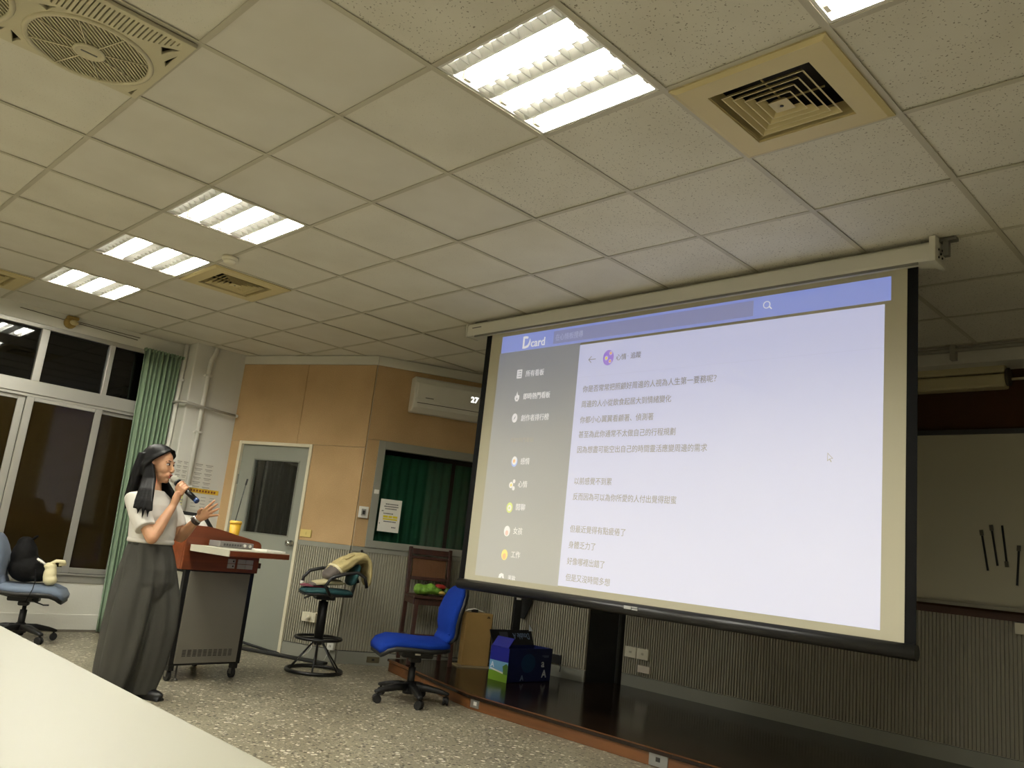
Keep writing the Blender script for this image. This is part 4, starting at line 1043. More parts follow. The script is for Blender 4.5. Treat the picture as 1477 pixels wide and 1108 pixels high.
def task_chair(name, label, loc, rz, fabric, rot5, scale=1.0, recl=0.0):
    t = thing(name, label, 'office chair', loc, rz)
    zs = 0.455*scale
    seat = [(-0.225, zs-0.012, 0.10, 0.012), (-0.215, zs-0.01, 0.17, 0.032), (-0.17, zs-0.012, 0.215, 0.042), (-0.05, zs-0.018, 0.235, 0.045), (0.10, zs-0.012, 0.24, 0.047), (0.19, zs-0.012, 0.235, 0.048), (0.245, zs-0.032, 0.225, 0.046), (0.275, zs-0.062, 0.205, 0.034), (0.286, zs-0.08, 0.17, 0.014)]
    put('seat', pad(seat), fabric, t)
    shell = [(x-0.004, z-0.026, w+0.006, max(h*0.75, 0.01)) for x, z, w, h in seat]
    put('seat_shell', pad(shell), BLACK, t)
    bx = lambda s: -0.20-0.10*s-recl*s
    back = [(-0.165, zs+0.008, 0.12, 0.014), (-0.19, zs+0.02, 0.17, 0.034), (-0.222, zs+0.055, 0.185, 0.042), (-0.228, zs+0.09, 0.185, 0.040), (-0.226, zs+0.14, 0.20, 0.046), (-0.235, zs+0.22, 0.218, 0.047), (-0.262, zs+0.30, 0.215, 0.043), (-0.285, zs+0.36, 0.19, 0.036), (-0.298, zs+0.395, 0.14, 0.024), (-0.303, zs+0.41, 0.07, 0.01)]
    back = [(x-recl*(z-zs), z, w, h) for x, z, w, h in back]
    put('backrest', pad(back), fabric, t)
    bs = [(x-0.024, z, w+0.006, h*0.8) for x, z, w, h in back]
    put('back_shell', pad(bs), BLACK, t)
    put('crease', MB().tube([(-0.196, -0.17, zs+0.075), (-0.188, 0, zs+0.078), (-0.196, 0.17, zs+0.075)], 0.004, 6), BLACK if False else fabric, t)
    put('tilt_mechanism', MB().box(-0.13, 0.10, -0.07, 0.07, zs-0.115, zs-0.06).box(-0.05, 0.03, -0.045, 0.045, zs-0.15, zs-0.11), BLACK, t, bev=0.012)
    put('back_bracket', MB().bar((-0.10, 0, zs-0.085), (-0.245, 0, zs-0.055), 0.07, 0.02).bar((-0.24, 0, zs-0.06), (-0.268, 0, zs+0.12), 0.06, 0.018, (1, 0, 0)), BLACK, t, bev=0.005)
    put('lever', MB().tube([(0.05, -0.06, zs-0.09), (0.09, -0.16, zs-0.10), (0.16, -0.21, zs-0.115), (0.20, -0.22, zs-0.112)], 0.006, 8), BLACK, t)
    put('gas_lift', MB().lathe([(0.027, 0.10), (0.027, 0.24), (0.016, 0.242), (0.016, zs-0.12)], 14), BLACK, t)
    put('hub', MB().lathe([(0.05, 0.06), (0.055, 0.09), (0.05, 0.125), (0.03, 0.14)], 16), BLACK, t)
    wh = MB().tube([(-0.022, 0, 0.027), (-0.006, 0, 0.027)], 0.027, 14).tube([(0.006, 0, 0.027), (0.022, 0, 0.027)], 0.027, 14)
    hood = MB().tube([(-0.021, 0.004, 0.034), (0.021, 0.004, 0.034)], 0.026, 12).tube([(0, 0, 0.05), (0, 0, 0.085)], 0.009, 8)
    wm, hm = wh.mesh('caster', BLACK), hood.mesh('caster_hood', BLACK)
    lg = MB()
    st = [(0.03, 0.105, 0.032, 0.026), (0.12, 0.105, 0.028, 0.024), (0.22, 0.09, 0.023, 0.018), (0.275, 0.078, 0.020, 0.012), (0.285, 0.076, 0.014, 0.008)]
    lm = pad(st, 10, 4).mesh('leg', BLACK)
    for k in range(5):
        a = rot5+2*pi*k/5
        put('leg', lm, None, t, (0, 0, 0), (0, 0, a))
        c = put('caster', wm, None, t, (0.265*cos(a), 0.265*sin(a), 0), (0, 0, a+0.9*(k-2)))
        put('caster_hood', hm, None, c)
    return t
BLUE = mat('blue_fabric', (5, 40, 122), 0.85, 0.15, bump=(400, 0.15))
GREYBLUE = mat('slate_fabric', (104, 116, 132), 0.9, 0.2, sheen=0.1, bump=(400, 0.15))
bc = task_chair('office_chair', 'bright blue swivel office chair on the floor beside the stage', (-1.935, 2.98, 0), radians(245), BLUE, radians(20), 0.93, -0.04)
put('white_tag', MB().box(-0.03, 0.01, 0.072, 0.074, 0.33, 0.36), WHITE_PLASTIC, bc)
gch = task_chair('office_chair', 'slate grey swivel office chair with bags on it under the windows', (-4.80, 1.19, 0), radians(66), GREYBLUE, radians(25), 0.93, 0.0)

# bags on the grey chair
def gpos(x, y, z):
    a = radians(66); return Vector((-4.80+x*cos(a)-y*sin(a), 1.19+x*sin(a)+y*cos(a), z))
bg = thing('backpack', 'black backpack slumped against the back of the grey chair', 'backpack', gpos(-0.02, -0.02, 0.471), radians(66))
BAGBLK = mat('bag_black', (7, 6, 6), 0.8, 0.2, bump=(30, 0.3))
mb = MB().ball((-0.02, 0, 0.10), (0.14, 0.15, 0.115), 18).ball((-0.06, 0, 0.20), (0.10, 0.13, 0.13), 16).ball((-0.07, 0.0, 0.30), (0.065, 0.08, 0.055), 14).ball((0.07, 0, 0.06), (0.08, 0.13, 0.065), 14)
me = voxel(mb, 0.012, 8); me.materials.append(BAGBLK)
put('sack', me, None, bg)
put('top_handle', MB().tube([(-0.02, -0.04, 0.335), (-0.0, -0.04, 0.36), (0.0, 0.04, 0.36), (-0.02, 0.04, 0.335)], 0.008, 8), BAGBLK, bg)
put('strap', MB().tube([(0.06, -0.12, 0.10), (0.09, -0.215, 0.025), (0.09, -0.262, -0.04), (0.06, -0.255, -0.14)], 0.012, 8, flat=0.3), BAGBLK, bg)
tt = thing('tote_bag', 'small cream tote bag beside the black backpack on the grey chair', 'tote bag', gpos(0.150, -0.135, 0.471), radians(66))
TOTE = mat('tote_cream', (224, 214, 172), 0.8, bump=(40, 0.3))
mb = MB().ball((0, 0, 0.07), (0.05, 0.055, 0.09), 14).ball((0.01, 0, 0.03), (0.055, 0.06, 0.045), 14).ball((-0.01, 0.0, 0.14), (0.05, 0.05, 0.03), 12)
me = voxel(mb, 0.008, 5); me.materials.append(TOTE); put('sack', me, None, tt)
put('knotted_handle', MB().tube([(-0.02, -0.02, 0.15), (0.03, -0.03, 0.185), (0.09, -0.03, 0.185), (0.10, 0, 0.165), (0.05, 0.0, 0.155)], 0.014, 8, flat=0.5), TOTE, tt)
put('handle', MB().tube([(-0.03, -0.02, 0.14), (-0.08, -0.03, 0.175), (-0.11, -0.03, 0.19), (-0.08, 0.01, 0.16)], 0.009, 8, flat=0.5), mat('paper_white', (226, 224, 212)), tt)

# ---------------------------------------------------------------- drafting stool
SA = radians(250)
st = thing('drafting_stool', 'tall black drafting stool with ring base, a khaki bag over its back', 'stool', (-3.137, 2.942, 0), SA)
ring = lambda r, z, n=40: [(r*cos(2*pi*k/n), r*sin(2*pi*k/n), z) for k in range(n+1)]
put('base_ring', MB().tube(ring(0.222, 0.016), 0.015, 10, caps=False), BLACK_METAL, st)
for k in range(6):
    a = 2*pi*k/6+0.25
    put('spoke', MB().tube([(0.222*cos(a), 0.222*sin(a), 0.02), (0.035*cos(a), 0.035*sin(a), 0.245)], 0.0065, 8), BLACK_METAL, st)
put('hub', MB().lathe([(0.03, 0.215), (0.045, 0.24), (0.045, 0.262), (0.03, 0.27)], 16), BLACK_METAL, st)
put('foot_ring', MB().tube(ring(0.187, 0.268), 0.012, 10, caps=False).bar((-0.187, 0, 0.268), (0.187, 0, 0.268), 0.02, 0.012), BLACK_METAL, st)
put('gas_lift', MB().lathe([(0.038, 0.262), (0.038, 0.56), (0.02, 0.565), (0.02, 0.61)], 16), BLACK, st)
put('mechanism', MB().box(-0.08, 0.08, -0.06, 0.06, 0.575, 0.625), BLACK, st, bev=0.01)
put('lever', MB().tube([(0.03, 0.05, 0.605), (0.09, -0.10, 0.595), (0.13, -0.16, 0.565)], 0.008, 8), BLACK, st)
TEAL = mat('teal_fabric', (24, 68, 70), 0.8)
seat = [(-0.20, 0.645, 0.10, 0.01), (-0.19, 0.645, 0.16, 0.022), (-0.12, 0.645, 0.19, 0.026), (0.08, 0.645, 0.195, 0.026), (0.17, 0.64, 0.18, 0.022), (0.195, 0.632, 0.12, 0.008)]
put('seat', pad(seat), TEAL, st)
put('seat_shell', pad([(x, z-0.018, w+0.004, h*0.7) for x, z, w, h in seat]), BLACK, st)
put('backrest', pad([(-0.185, 0.71, 0.08, 0.01), (-0.195, 0.73, 0.15, 0.024), (-0.21, 0.80, 0.175, 0.028), (-0.225, 0.87, 0.15, 0.022), (-0.23, 0.89, 0.08, 0.008)]), TEAL, st)
put('back_bracket', MB().bar((-0.08, 0, 0.605), (-0.225, 0, 0.62), 0.05, 0.014).bar((-0.225, 0, 0.615), (-0.25, 0, 0.80), 0.05, 0.014, (1, 0, 0)), BLACK, st, bev=0.004)
for s in (-1, 1):
    y = s*0.235
    put('armrest', MB().tube([(-0.02, s*0.17, 0.615), (0.02, y, 0.635), (0.06, y, 0.70), (0.02, y, 0.765), (-0.07, y, 0.80), (-0.19, y, 0.825), (-0.255, y, 0.79), (-0.28, y, 0.71)] if s > 0 else
                             [(-0.33, y, 0.72), (-0.30, y, 0.80), (-0.16, y, 0.825), (0.0, y, 0.82), (0.10, y, 0.79), (0.15, y, 0.73), (0.155, y, 0.66)], 0.014, 10), BLACK, st)
    if s < 0:
        for p in ((0.10, y-0.014, 0.79), (0.15, y-0.012, 0.735)): put('rivet', MB().ball(p, 0.006, 8), CHROME, st)
        put('label_band', MB().tube([(0.153, y, 0.70), (0.154, y, 0.675)], 0.0155, 10), WHITE_PLASTIC, st)
def spos(x, y, z): return Vector((-3.137+x*cos(SA)-y*sin(SA), 2.942+x*sin(SA)+y*cos(SA), z))
KHAKI = mat('khaki_cloth', (184, 168, 116), 0.85, var=(20, 0.12), bump=(50, 0.4)); GREYCL = mat('grey_cloth', (98, 90, 84), 0.85)
kb_ = thing('shoulder_bag', 'khaki cloth bag with grey band draped over the back of the drafting stool', 'bag', spos(-0.20, 0, 0.875), SA)
kp = [(0.20, -0.11, 0.10, 0.03), (0.17, -0.07, 0.155, 0.045), (0.10, -0.005, 0.175, 0.05), (0.0, 0.055, 0.18, 0.048), (-0.055, 0.075, 0.178, 0.042), (-0.10, 0.055, 0.175, 0.03), (-0.125, -0.02, 0.17, 0.02), (-0.135, -0.12, 0.15, 0.014), (-0.138, -0.17, 0.10, 0.006)]
def crumple(o, size, strength):
    d = o.modifiers.new('sub', 'SUBSURF'); d.levels = 2; d.render_levels = 2
    tx = bpy.data.textures.new('folds', 'CLOUDS'); tx.noise_scale = size; tx.noise_depth = 2
    d = o.modifiers.new('folds', 'DISPLACE'); d.texture = tx; d.strength = strength; d.texture_coords = 'LOCAL'
    return o
crumple(put('body', pad(kp, 24, 3.2), KHAKI, kb_), 0.07, 0.035)
put('grey_band', pad([(x, z, w+0.004, h+0.004) for x, z, w, h in [(0.215, -0.125, 0.09, 0.02), (0.20, -0.11, 0.145, 0.038), (0.165, -0.07, 0.16, 0.046), (0.145, -0.05, 0.162, 0.046)]], 24, 3.2), GREYCL, kb_)
put('seam', pad([(x, z, w+0.007, h+0.007) for x, z, w, h in [(0.148, -0.052, 0.165, 0.046), (0.135, -0.038, 0.168, 0.047)]], 24, 3.2), mat('tote_cream', (224, 214, 172)), kb_)
put('pocket', pad([(0.10, 0.046, 0.05, 0.006), (0.09, 0.052, 0.062, 0.01), (0.06, 0.072, 0.064, 0.012), (0.03, 0.088, 0.055, 0.008)], 16, 3.0, Matrix.Translation((0, 0.08, 0))), KHAKI, kb_)
put('zip_pull', MB().ball((-0.055, 0.02, 0.123), 0.012, 8), BLACK, kb_)
ku = thing('folded_cloth', 'folded khaki and grey cloth lying on the seat of the drafting stool', 'cloth', spos(-0.02, -0.02, 0.688), SA)
put('fold', pad([(0.14, 0.0, 0.08, 0.008), (0.12, 0.012, 0.11, 0.018), (0.02, 0.03, 0.12, 0.024), (-0.09, 0.035, 0.11, 0.02), (-0.12, 0.03, 0.08, 0.006)], 20, 3), mat('pale_khaki', (190, 180, 140), 0.85), ku)
put('grey_fold', pad([(0.15, -0.006, 0.07, 0.006), (0.135, 0.006, 0.105, 0.014), (0.07, 0.016, 0.112, 0.016)], 20, 3), GREYCL, ku)
mc = thing('seat_cushion', 'thin maroon cushion at the front of the drafting stool seat', 'cushion', spos(0.10, -0.06, 0.674), SA)
put('cushion', pad([(-0.12, 0, 0.08, 0.004), (-0.10, 0.004, 0.125, 0.010), (0.05, 0.004, 0.13, 0.011), (0.095, 0, 0.08, 0.004)], 18, 2.6), mat('maroon_cloth', (110, 50, 62), 0.8), mc)

# ---------------------------------------------------------------- wooden chair on the stage
WOOD2 = noise_mat('mahogany', _wood((46, 24, 16), (66, 34, 23), 30, 2), 0.4)
wc = thing('wooden_chair', 'dark wooden chair with a woven cane back on the stage behind the blue chair', 'chair', awp(0.72, 0.14, ZP), AW_ANG)
hw = 0.19
for s in (-1, 1):
    put('leg', MB().bar((s*hw, 0.02, 0), (s*hw, 0, 0.58), 0.034, 0.034, (0, 1, 0)).bar((s*hw, 0, 0.57), (s*hw, 0.055, 0.985), 0.034, 0.03, (0, 1, 0)), WOOD2, wc, bev=0.004)
    put('leg', MB().bar((s*(hw-0.005), -0.36, 0), (s*(hw-0.02), -0.335, 0.55), 0.034, 0.034, (0, 1, 0)), WOOD2, wc, bev=0.004)
    put('side_rail', MB().box(s*hw-0.012, s*hw+0.012, -0.34, 0.0, 0.50, 0.55), WOOD2, wc, bev=0.003)
    put('stretcher', MB().box(s*hw-0.011, s*hw+0.011, -0.345, 0.0, 0.20, 0.235), WOOD2, wc, bev=0.003)
put('front_rail', MB().box(-hw, hw, -0.35, -0.325, 0.50, 0.55), WOOD2, wc, bev=0.003)
put('stretcher', MB().box(-hw, hw, -0.357, -0.335, 0.22, 0.255), WOOD2, wc, bev=0.003)
put('seat', MB().box(-hw-0.02, hw+0.02, -0.37, 0.0, 0.55, 0.575), WOOD2, wc, bev=0.008)
tilt = (radians(-7.5), 0, 0)
put('top_rail', MB().box(-hw+0.015, hw-0.015, -0.014, 0.014, 0.350, 0.40), WOOD2, wc, (0, 0.0, 0.575), tilt, bev=0.004)
put('lower_rail', MB().box(-hw+0.015, hw-0.015, -0.012, 0.012, 0.12, 0.15), WOOD2, wc, (0, 0.0, 0.575), tilt, bev=0.003)
put('upper_rail', MB().box(-hw+0.015, hw-0.015, -0.012, 0.012, 0.310, 0.33), WOOD2, wc, (0, 0.0, 0.575), tilt, bev=0.003)
CANE = mat('cane_weave', (104, 68, 36), 0.7, var=(120, 0.35))
cw = MB()
for k in range(14):
    x = -0.15+k*0.0231; cw.bar((x, 0, 0.15), (x, 0, 0.31), 0.009, 0.003, (0, 1, 0))
for k in range(8):
    z = 0.16+k*0.02; cw.bar((-0.16, 0.002, z), (0.16, 0.002, z), 0.003, 0.009)
props(put('cane_panel', cw, CANE, wc, (0, 0.0, 0.575), tilt), kind='stuff')
put('cane_backing', MB().box(-0.16, 0.16, 0.004, 0.007, 0.15, 0.31), CANE, wc, (0, 0.0, 0.575), tilt)
sk = thing('snack_bag', 'crumpled green plastic bag with red and yellow packets on the wooden chair', 'bag', awp(0.72, 0.33, ZP+0.580), AW_ANG)
mb = MB(); rr = random.Random(11)
for k in range(9): mb.ball((-0.13+k*0.021, rr.uniform(-0.03, 0.03), 0.035+rr.uniform(-0.005, 0.02)), (0.05, 0.075, 0.034+rr.uniform(0, 0.018)), 10)
me = voxel(mb, 0.007, 3); me.materials.append(mat('bag_green', (104, 146, 48), 0.4, bump=(45, 0.7))); put('green_bag', me, None, sk)
put('red_packet', pad([(0.015, 0.075, 0.05, 0.006), (0.04, 0.08, 0.06, 0.02), (0.09, 0.08, 0.055, 0.02), (0.12, 0.07, 0.03, 0.006)], 14, 3), mat('packet_red', (150, 38, 30), 0.4), sk)
put('yellow_packet', pad([(0.02, 0.03, 0.08, 0.006), (0.04, 0.032, 0.10, 0.018), (0.08, 0.03, 0.10, 0.018), (0.10, 0.026, 0.07, 0.006)], 14, 3), mat('packet_yellow', (206, 178, 90), 0.4), sk)
put('green_packet', pad([(0.09, 0.03, 0.05, 0.008), (0.11, 0.045, 0.07, 0.03), (0.15, 0.04, 0.06, 0.03), (0.17, 0.02, 0.03, 0.008)], 14, 3), mat('packet_green', (58, 88, 38), 0.45), sk)
sc_ = thing('eraser', 'small white eraser block at the edge of the wooden chair seat', 'eraser', awp(0.87, 0.48, ZP+0.576), AW_ANG)
put('block', MB().box(-0.015, 0.02, -0.012, 0.012, 0, 0.014), WHITE_PLASTIC, sc_, bev=0.003)

# ---------------------------------------------------------------- cartons and stand on the stage
ct = thing('carton', 'tall thin tan cardboard carton standing on the stage behind the blue chair', 'carton', awp(1.16, 0.36, ZP), AW_ANG)
TAN = mat('cardboard', (166, 134, 78), 0.8, var=(8, 0.12))
put('box', MB().box(-0.125, 0.125, -0.06, 0.06, 0.012, 0.465), TAN, ct, bev=0.004)
put('flap_seam', MB().box(-0.125, 0.125, -0.004, 0.004, 0.464, 0.467), mat('tape', (196, 170, 110), 0.4), ct)
put('printed_mark', MB().box(0.07, 0.10, -0.0615, -0.06, 0.425, 0.433).box(0.075, 0.095, -0.0615, -0.06, 0.435, 0.443), mat('print_brown', (80, 60, 34), 0.8), ct)
put('base_board', MB().box(-0.17, 0.135, -0.10, 0.08, 0, 0.012), mat('pale_board', (150, 134, 100), 0.7), ct)
kx = thing('cable_adapter', 'small white and black cable adapter lying on top of the tan carton', 'adapter', awp(1.12, 0.36, ZP+0.468), AW_ANG)
put('body', MB().box(-0.03, 0.03, -0.03, 0.0, 0, 0.025), BLACK, kx, bev=0.004)
put('lead', MB().tube([(-0.09, -0.02, 0.008), (-0.05, -0.03, 0.022), (0, -0.02, 0.03), (0.06, -0.02, 0.012), (0.10, -0.02, 0.008)], 0.006, 6), WHITE_PLASTIC, kx)
pb = thing('paper_carton', 'open blue copier paper carton with a green landscape side on the stage', 'carton', (-1.955, 3.985, ZP), radians(90))
NAVY = mat('carton_navy', (14, 26, 82), 0.45); ROYAL = mat('carton_blue', (16, 24, 128), 0.45)
BW, BL_, BH = 0.52, 0.215, 0.265
shell = MB().box(0, BW, 0, 0.006, 0, BH).box(0, BW, BL_-0.006, BL_, 0, BH).box(0, 0.006, 0.006, BL_-0.006, 0, BH).box(BW-0.006, BW, 0.006, BL_-0.006, 0, BH).box(0, BW, 0, BL_, 0, 0.005)
put('box', shell, NAVY, pb)
put('end_print', MB().box(-0.0015, 0, 0.0, BL_, 0.155, BH), ROYAL, pb)
put('landscape_sky', MB().box(-0.0015, 0, 0.0, BL_, 0.075, 0.155), mat('print_sky', (110, 160, 196), 0.5), pb)
put('landscape_grass', MB().box(-0.0015, 0, 0.0, BL_, 0.0, 0.075), mat('print_grass', (110, 150, 34), 0.5), pb)
put('landscape_tree', MB().add([(-0.002, 0.0, 0.06), (-0.002, 0.045, 0.06), (-0.002, 0.06, 0.12), (-0.002, 0.02, 0.145), (-0.002, 0.0, 0.13)], [(0, 1, 2, 3, 4)]), mat('print_tree', (70, 110, 40), 0.5), pb)
put('landscape_band', MB().add([(-0.002, 0.05, 0.062), (-0.002, 0.2, 0.082), (-0.002, 0.2, 0.094), (-0.002, 0.05, 0.074)], [(0, 1, 2, 3)]), PAPER, pb)
WP = mat('print_white', (214, 220, 228), 0.5)
text('print_letter', 'A', 0.06, WP, pb, (-0.0025, 0.20, 0.100), (pi/2, 0, -pi/2), bold=0.001)
put('teal_glow', MB().prism([(0.235+0.085*cos(2*pi*k/20), 0.15+0.075*sin(2*pi*k/20)) for k in range(20)], -0.0015, 0, Matrix(((1, 0, 0, 0), (0, 0, 1, 0), (0, 1, 0, 0), (0, 0, 0, 1)))), mat('print_teal', (20, 62, 104), 0.5), pb)
text('print_letter', 'a', 0.09, WP, pb, (0.395, -0.002, 0.118), bold=0.001)
text('print_letter', 'A', 0.085, WP, pb, (0.405, -0.002, 0.035), bold=0.002)
text('print_letter', 'A', 0.06, mat('print_pale', (120, 140, 170), 0.5), pb, (0.15, -0.002, 0.015), bold=0.001)
put('small_print', MB().box(0.40, 0.48, -0.0015, 0, 0.205, 0.209).box(0.42, 0.48, -0.0015, 0, 0.196, 0.199), mat('print_pale', (120, 140, 170)), pb)
f1 = put('flap', MB().box(0, 0.095, 0, BL_*0.9, 0, 0.005), ROYAL, pb, (0.0, 0.01, BH), (0, radians(-52), 0))
text('print_letter', 'A', 0.04, WP, f1, (0.02, 0.03, -0.002), (pi, 0, 0))
put('bar_print', MB().box(0.06, 0.066, 0.04, 0.10, -0.001, 0.0).box(0.072, 0.078, 0.04, 0.10, -0.001, 0), WP, f1)
f2 = put('flap', MB().box(0.0, BW-0.02, 0, 0.005, 0, 0.13), mat('carton_black', (16, 16, 22), 0.45), pb, (0.01, BL_-0.006, BH), (radians(-25), 0, 0))
text('print_letter', 'Double A', 0.075, mat('print_pale', (120, 140, 170)), f2, (0.46, -0.002, 0.10), (pi/2, pi, 0), width=0.20)
put('logo_square', MB().box(0.10, 0.20, -0.002, 0, 0.03, 0.11), mat('print_grey', (70, 72, 80), 0.5), f2)
put('white_corner', MB().add([(0.47, -0.002, 0.12), (0.52, -0.002, 0.12), (0.495, -0.002, 0.18)], [(0, 1, 2)]), WP, f2)
tv = thing('display_stand', 'black display stand post with a white tag behind the projection screen', 'stand', awp(1.47, 0.52, ZP), AW_ANG)
put('post', MB().box(-0.035, 0.035, -0.02, 0.02, 0.02, 1.2), BLACK, tv, bev=0.004)
put('foot', MB().box(-0.14, 0.25, -0.18, 0.14, 0, 0.03), BLACK, tv, bev=0.006)
put('mount', MB().box(-0.26, 0.20, -0.03, 0.06, 0.78, 1.25), BLACK, tv, bev=0.006)
put('white_tag', MB().box(-0.022, 0.022, -0.022, -0.0195, 0.62, 0.66), WHITE_PLASTIC, tv)
dk = thing('dark_panel', 'dark cloth covered panel hanging in shadow behind the projection screen', 'panel', awp(1.40, 0.05, 0.3) + Vector((0.25, 0.04, 0)), SEG_ANG)
put('cloth', MB().prism([(0.0, 0.62), (0.20, 0.62), (0.19, 0.38), (0.13, 0.24), (0.08, 0.24), (0.04, 0.36)], -0.01, 0.0, Mf), mat('dark_cloth', (30, 30, 28), 0.9), dk, bev=0.004)
put('hanger', MB().box(0.04, 0.16, -0.012, 0.03, 0.615, 0.635), BLACK, dk)
# ---------------------------------------------------------------- person
# local frame: x to the picture's right, -y towards the camera, z up; she looks to +x and a little to -y
PA = atan2(0.70259, 0.71159)
PB = Vector((-2.40, 1.22, 0))
pe = thing('person', 'woman in white short-sleeved top and wide grey trousers speaking into a microphone', 'person', PB, PA)
SKIN = mat('skin', (188, 142, 108), 0.5, 0.4, var=(30, 0.04))
SKIN.node_tree.nodes['Principled BSDF'].inputs['Subsurface Weight'].default_value = 0.08
SKIN.node_tree.nodes['Principled BSDF'].inputs['Subsurface Radius'].default_value = (0.01, 0.004, 0.002)
HAIR = mat('hair_black', (5, 4, 3), 0.5, 0.12)
SHIRT = mat('white_knit', (206, 202, 192), 0.85, 0.2, bump=(180, 0.12))
TROU = mat('grey_trousers', (62, 61, 55), 0.8, 0.25, bump=(90, 0.06))
def fr3(phi):
    return Vector((cos(phi), -sin(phi), 0)), Vector((-sin(phi), -cos(phi), 0))   # forward, her right
FW, RT = fr3(radians(18))
UP = Vector((0, 0, 1))
def sections(mb, secs, n=28, e=2.2, fold=None, Fd=None, Rd=None):
    """closed tube of horizontal-ish sections (centre, half depth, half width)"""
    Fd = Fd or FW; Rd = Rd or RT
    vs = []
    for i, (c, a, b) in enumerate(secs):
        for k in range(n):
            t = 2*pi*k/n; cc, ss = cos(t), sin(t)
            w = 1.0+(fold(t, i/(len(secs)-1)) if fold else 0)
            vs.append(Vector(c)+Fd*(a*w*math.copysign(abs(cc)**(2/e), cc))+Rd*(b*w*math.copysign(abs(ss)**(2/e), ss)))
    m = len(secs)
    fs = [(i*n+k, i*n+(k+1) % n, (i+1)*n+(k+1) % n, (i+1)*n+k) for i in range(m-1) for k in range(n)]
    fs += [tuple(reversed(range(n))), tuple((m-1)*n+k for k in range(n))]
    return mb.add(vs, fs, True)
# head
HF, HR = fr3(radians(5))
HC = Vector((-0.122, 0.0, 1.425))
HU = (UP - HF*0.02).normalized()
Mh = Matrix((HF, HR, HU)).transposed().to_4x4(); Mh.translation = HC
hp = lambda f, s, u: Mh @ Vector((f, s, u))
bodym = MB()
bodym.ball((-0.012, 0, 0.030), (0.092, 0.074, 0.084), 24, Mh)            # skull
bodym.ball((0.030, 0, -0.005), (0.056, 0.062, 0.080), 20, Mh)            # face
bodym.ball((0.036, 0, -0.055), (0.044, 0.050, 0.058), 20, Mh)            # lower face
bodym.ball((0.058, 0, -0.094), (0.022, 0.024, 0.020), 14, Mh)            # chin
bodym.ball((0.072, 0, -0.062), (0.018, 0.026, 0.022), 14, Mh)            # mouth mound
for s in (-1, 1):
    bodym.ball((0.048, s*0.034, -0.026), (0.030, 0.026, 0.032), 12, Mh)  # cheek
    bodym.ball((0.070, s*0.030, 0.022), (0.014, 0.024, 0.008), 10, Mh)   # brow
    bodym.ball((-0.012, s*0.072, -0.008), (0.018, 0.009, 0.030), 12, Mh) # ear
bodym.tube([hp(0.079, 0, 0.016), hp(0.088, 0, -0.008), hp(0.099, 0, -0.032)], [0.007, 0.008, 0.011], 10)
bodym.ball((0.092, 0, -0.037), (0.012, 0.017, 0.009), 10, Mh)
# neck and chest
bodym.tube([hp(-0.022, 0, -0.03), hp(-0.022, 0, -0.09), Vector((-0.128, 0, 1.27)), Vector((-0.122, 0, 1.21)), Vector((-0.115, 0, 1.12))], [0.050, 0.046, 0.046, 0.055, 0.075], 16)
sections(bodym, [(Vector((-0.085, 0, 0.93)), 0.085, 0.105), (Vector((-0.09, 0, 1.02)), 0.085, 0.11), (Vector((-0.10, 0, 1.12)), 0.09, 0.12), (Vector((-0.112, 0, 1.185)), 0.06, 0.10)])
# legs (under the trousers, ankles and feet show)
for s, kx, hx, w in ((1, -0.09, -0.075, 0.09), (-1, 0.0, 0.02, -0.075)):
    bodym.tube([Vector((-0.07, 0, 0.88))+RT*(s*0.07), Vector((kx, 0, 0.47))+RT*(s*0.08), Vector((hx, 0, 0.10))+RT*(s*0.08), Vector((hx, 0, 0.05))+RT*(s*0.08)], [0.075, 0.052, 0.036, 0.036], 12)
# right arm: bent up to the microphone
SR = Vector((-0.160, -0.150, 1.182)); ER = Vector((0.008, -0.205, 0.968)); WR = Vector((0.046, -0.072, 1.180))
bodym.tube([Vector((-0.125, -0.07, 1.19)), SR, SR.lerp(ER, 0.5), ER, ER.lerp(WR, 0.08)], [0.05, 0.048, 0.043, 0.037, 0.036], 14)
bodym.ball(tuple(ER), 0.0375, 14)
bodym.tube([ER, ER.lerp(WR, 0.25), ER.lerp(WR, 0.7), WR], [0.036, 0.039, 0.029, 0.023], 14)
# left arm: reaching forward
SL = Vector((-0.06, 0.135, 1.182)); EL = Vector((0.035, 0.16, 0.985)); WL_ = Vector((0.158, 0.07, 1.108))
bodym.tube([Vector((-0.10, 0.06, 1.19)), SL, SL.lerp(EL, 0.5), EL], [0.05, 0.046, 0.041, 0.036], 14)
bodym.ball(tuple(EL), 0.0365, 14)
bodym.tube([EL, EL.lerp(WL_, 0.3), EL.lerp(WL_, 0.75), WL_], [0.036, 0.038, 0.028, 0.0225], 14)
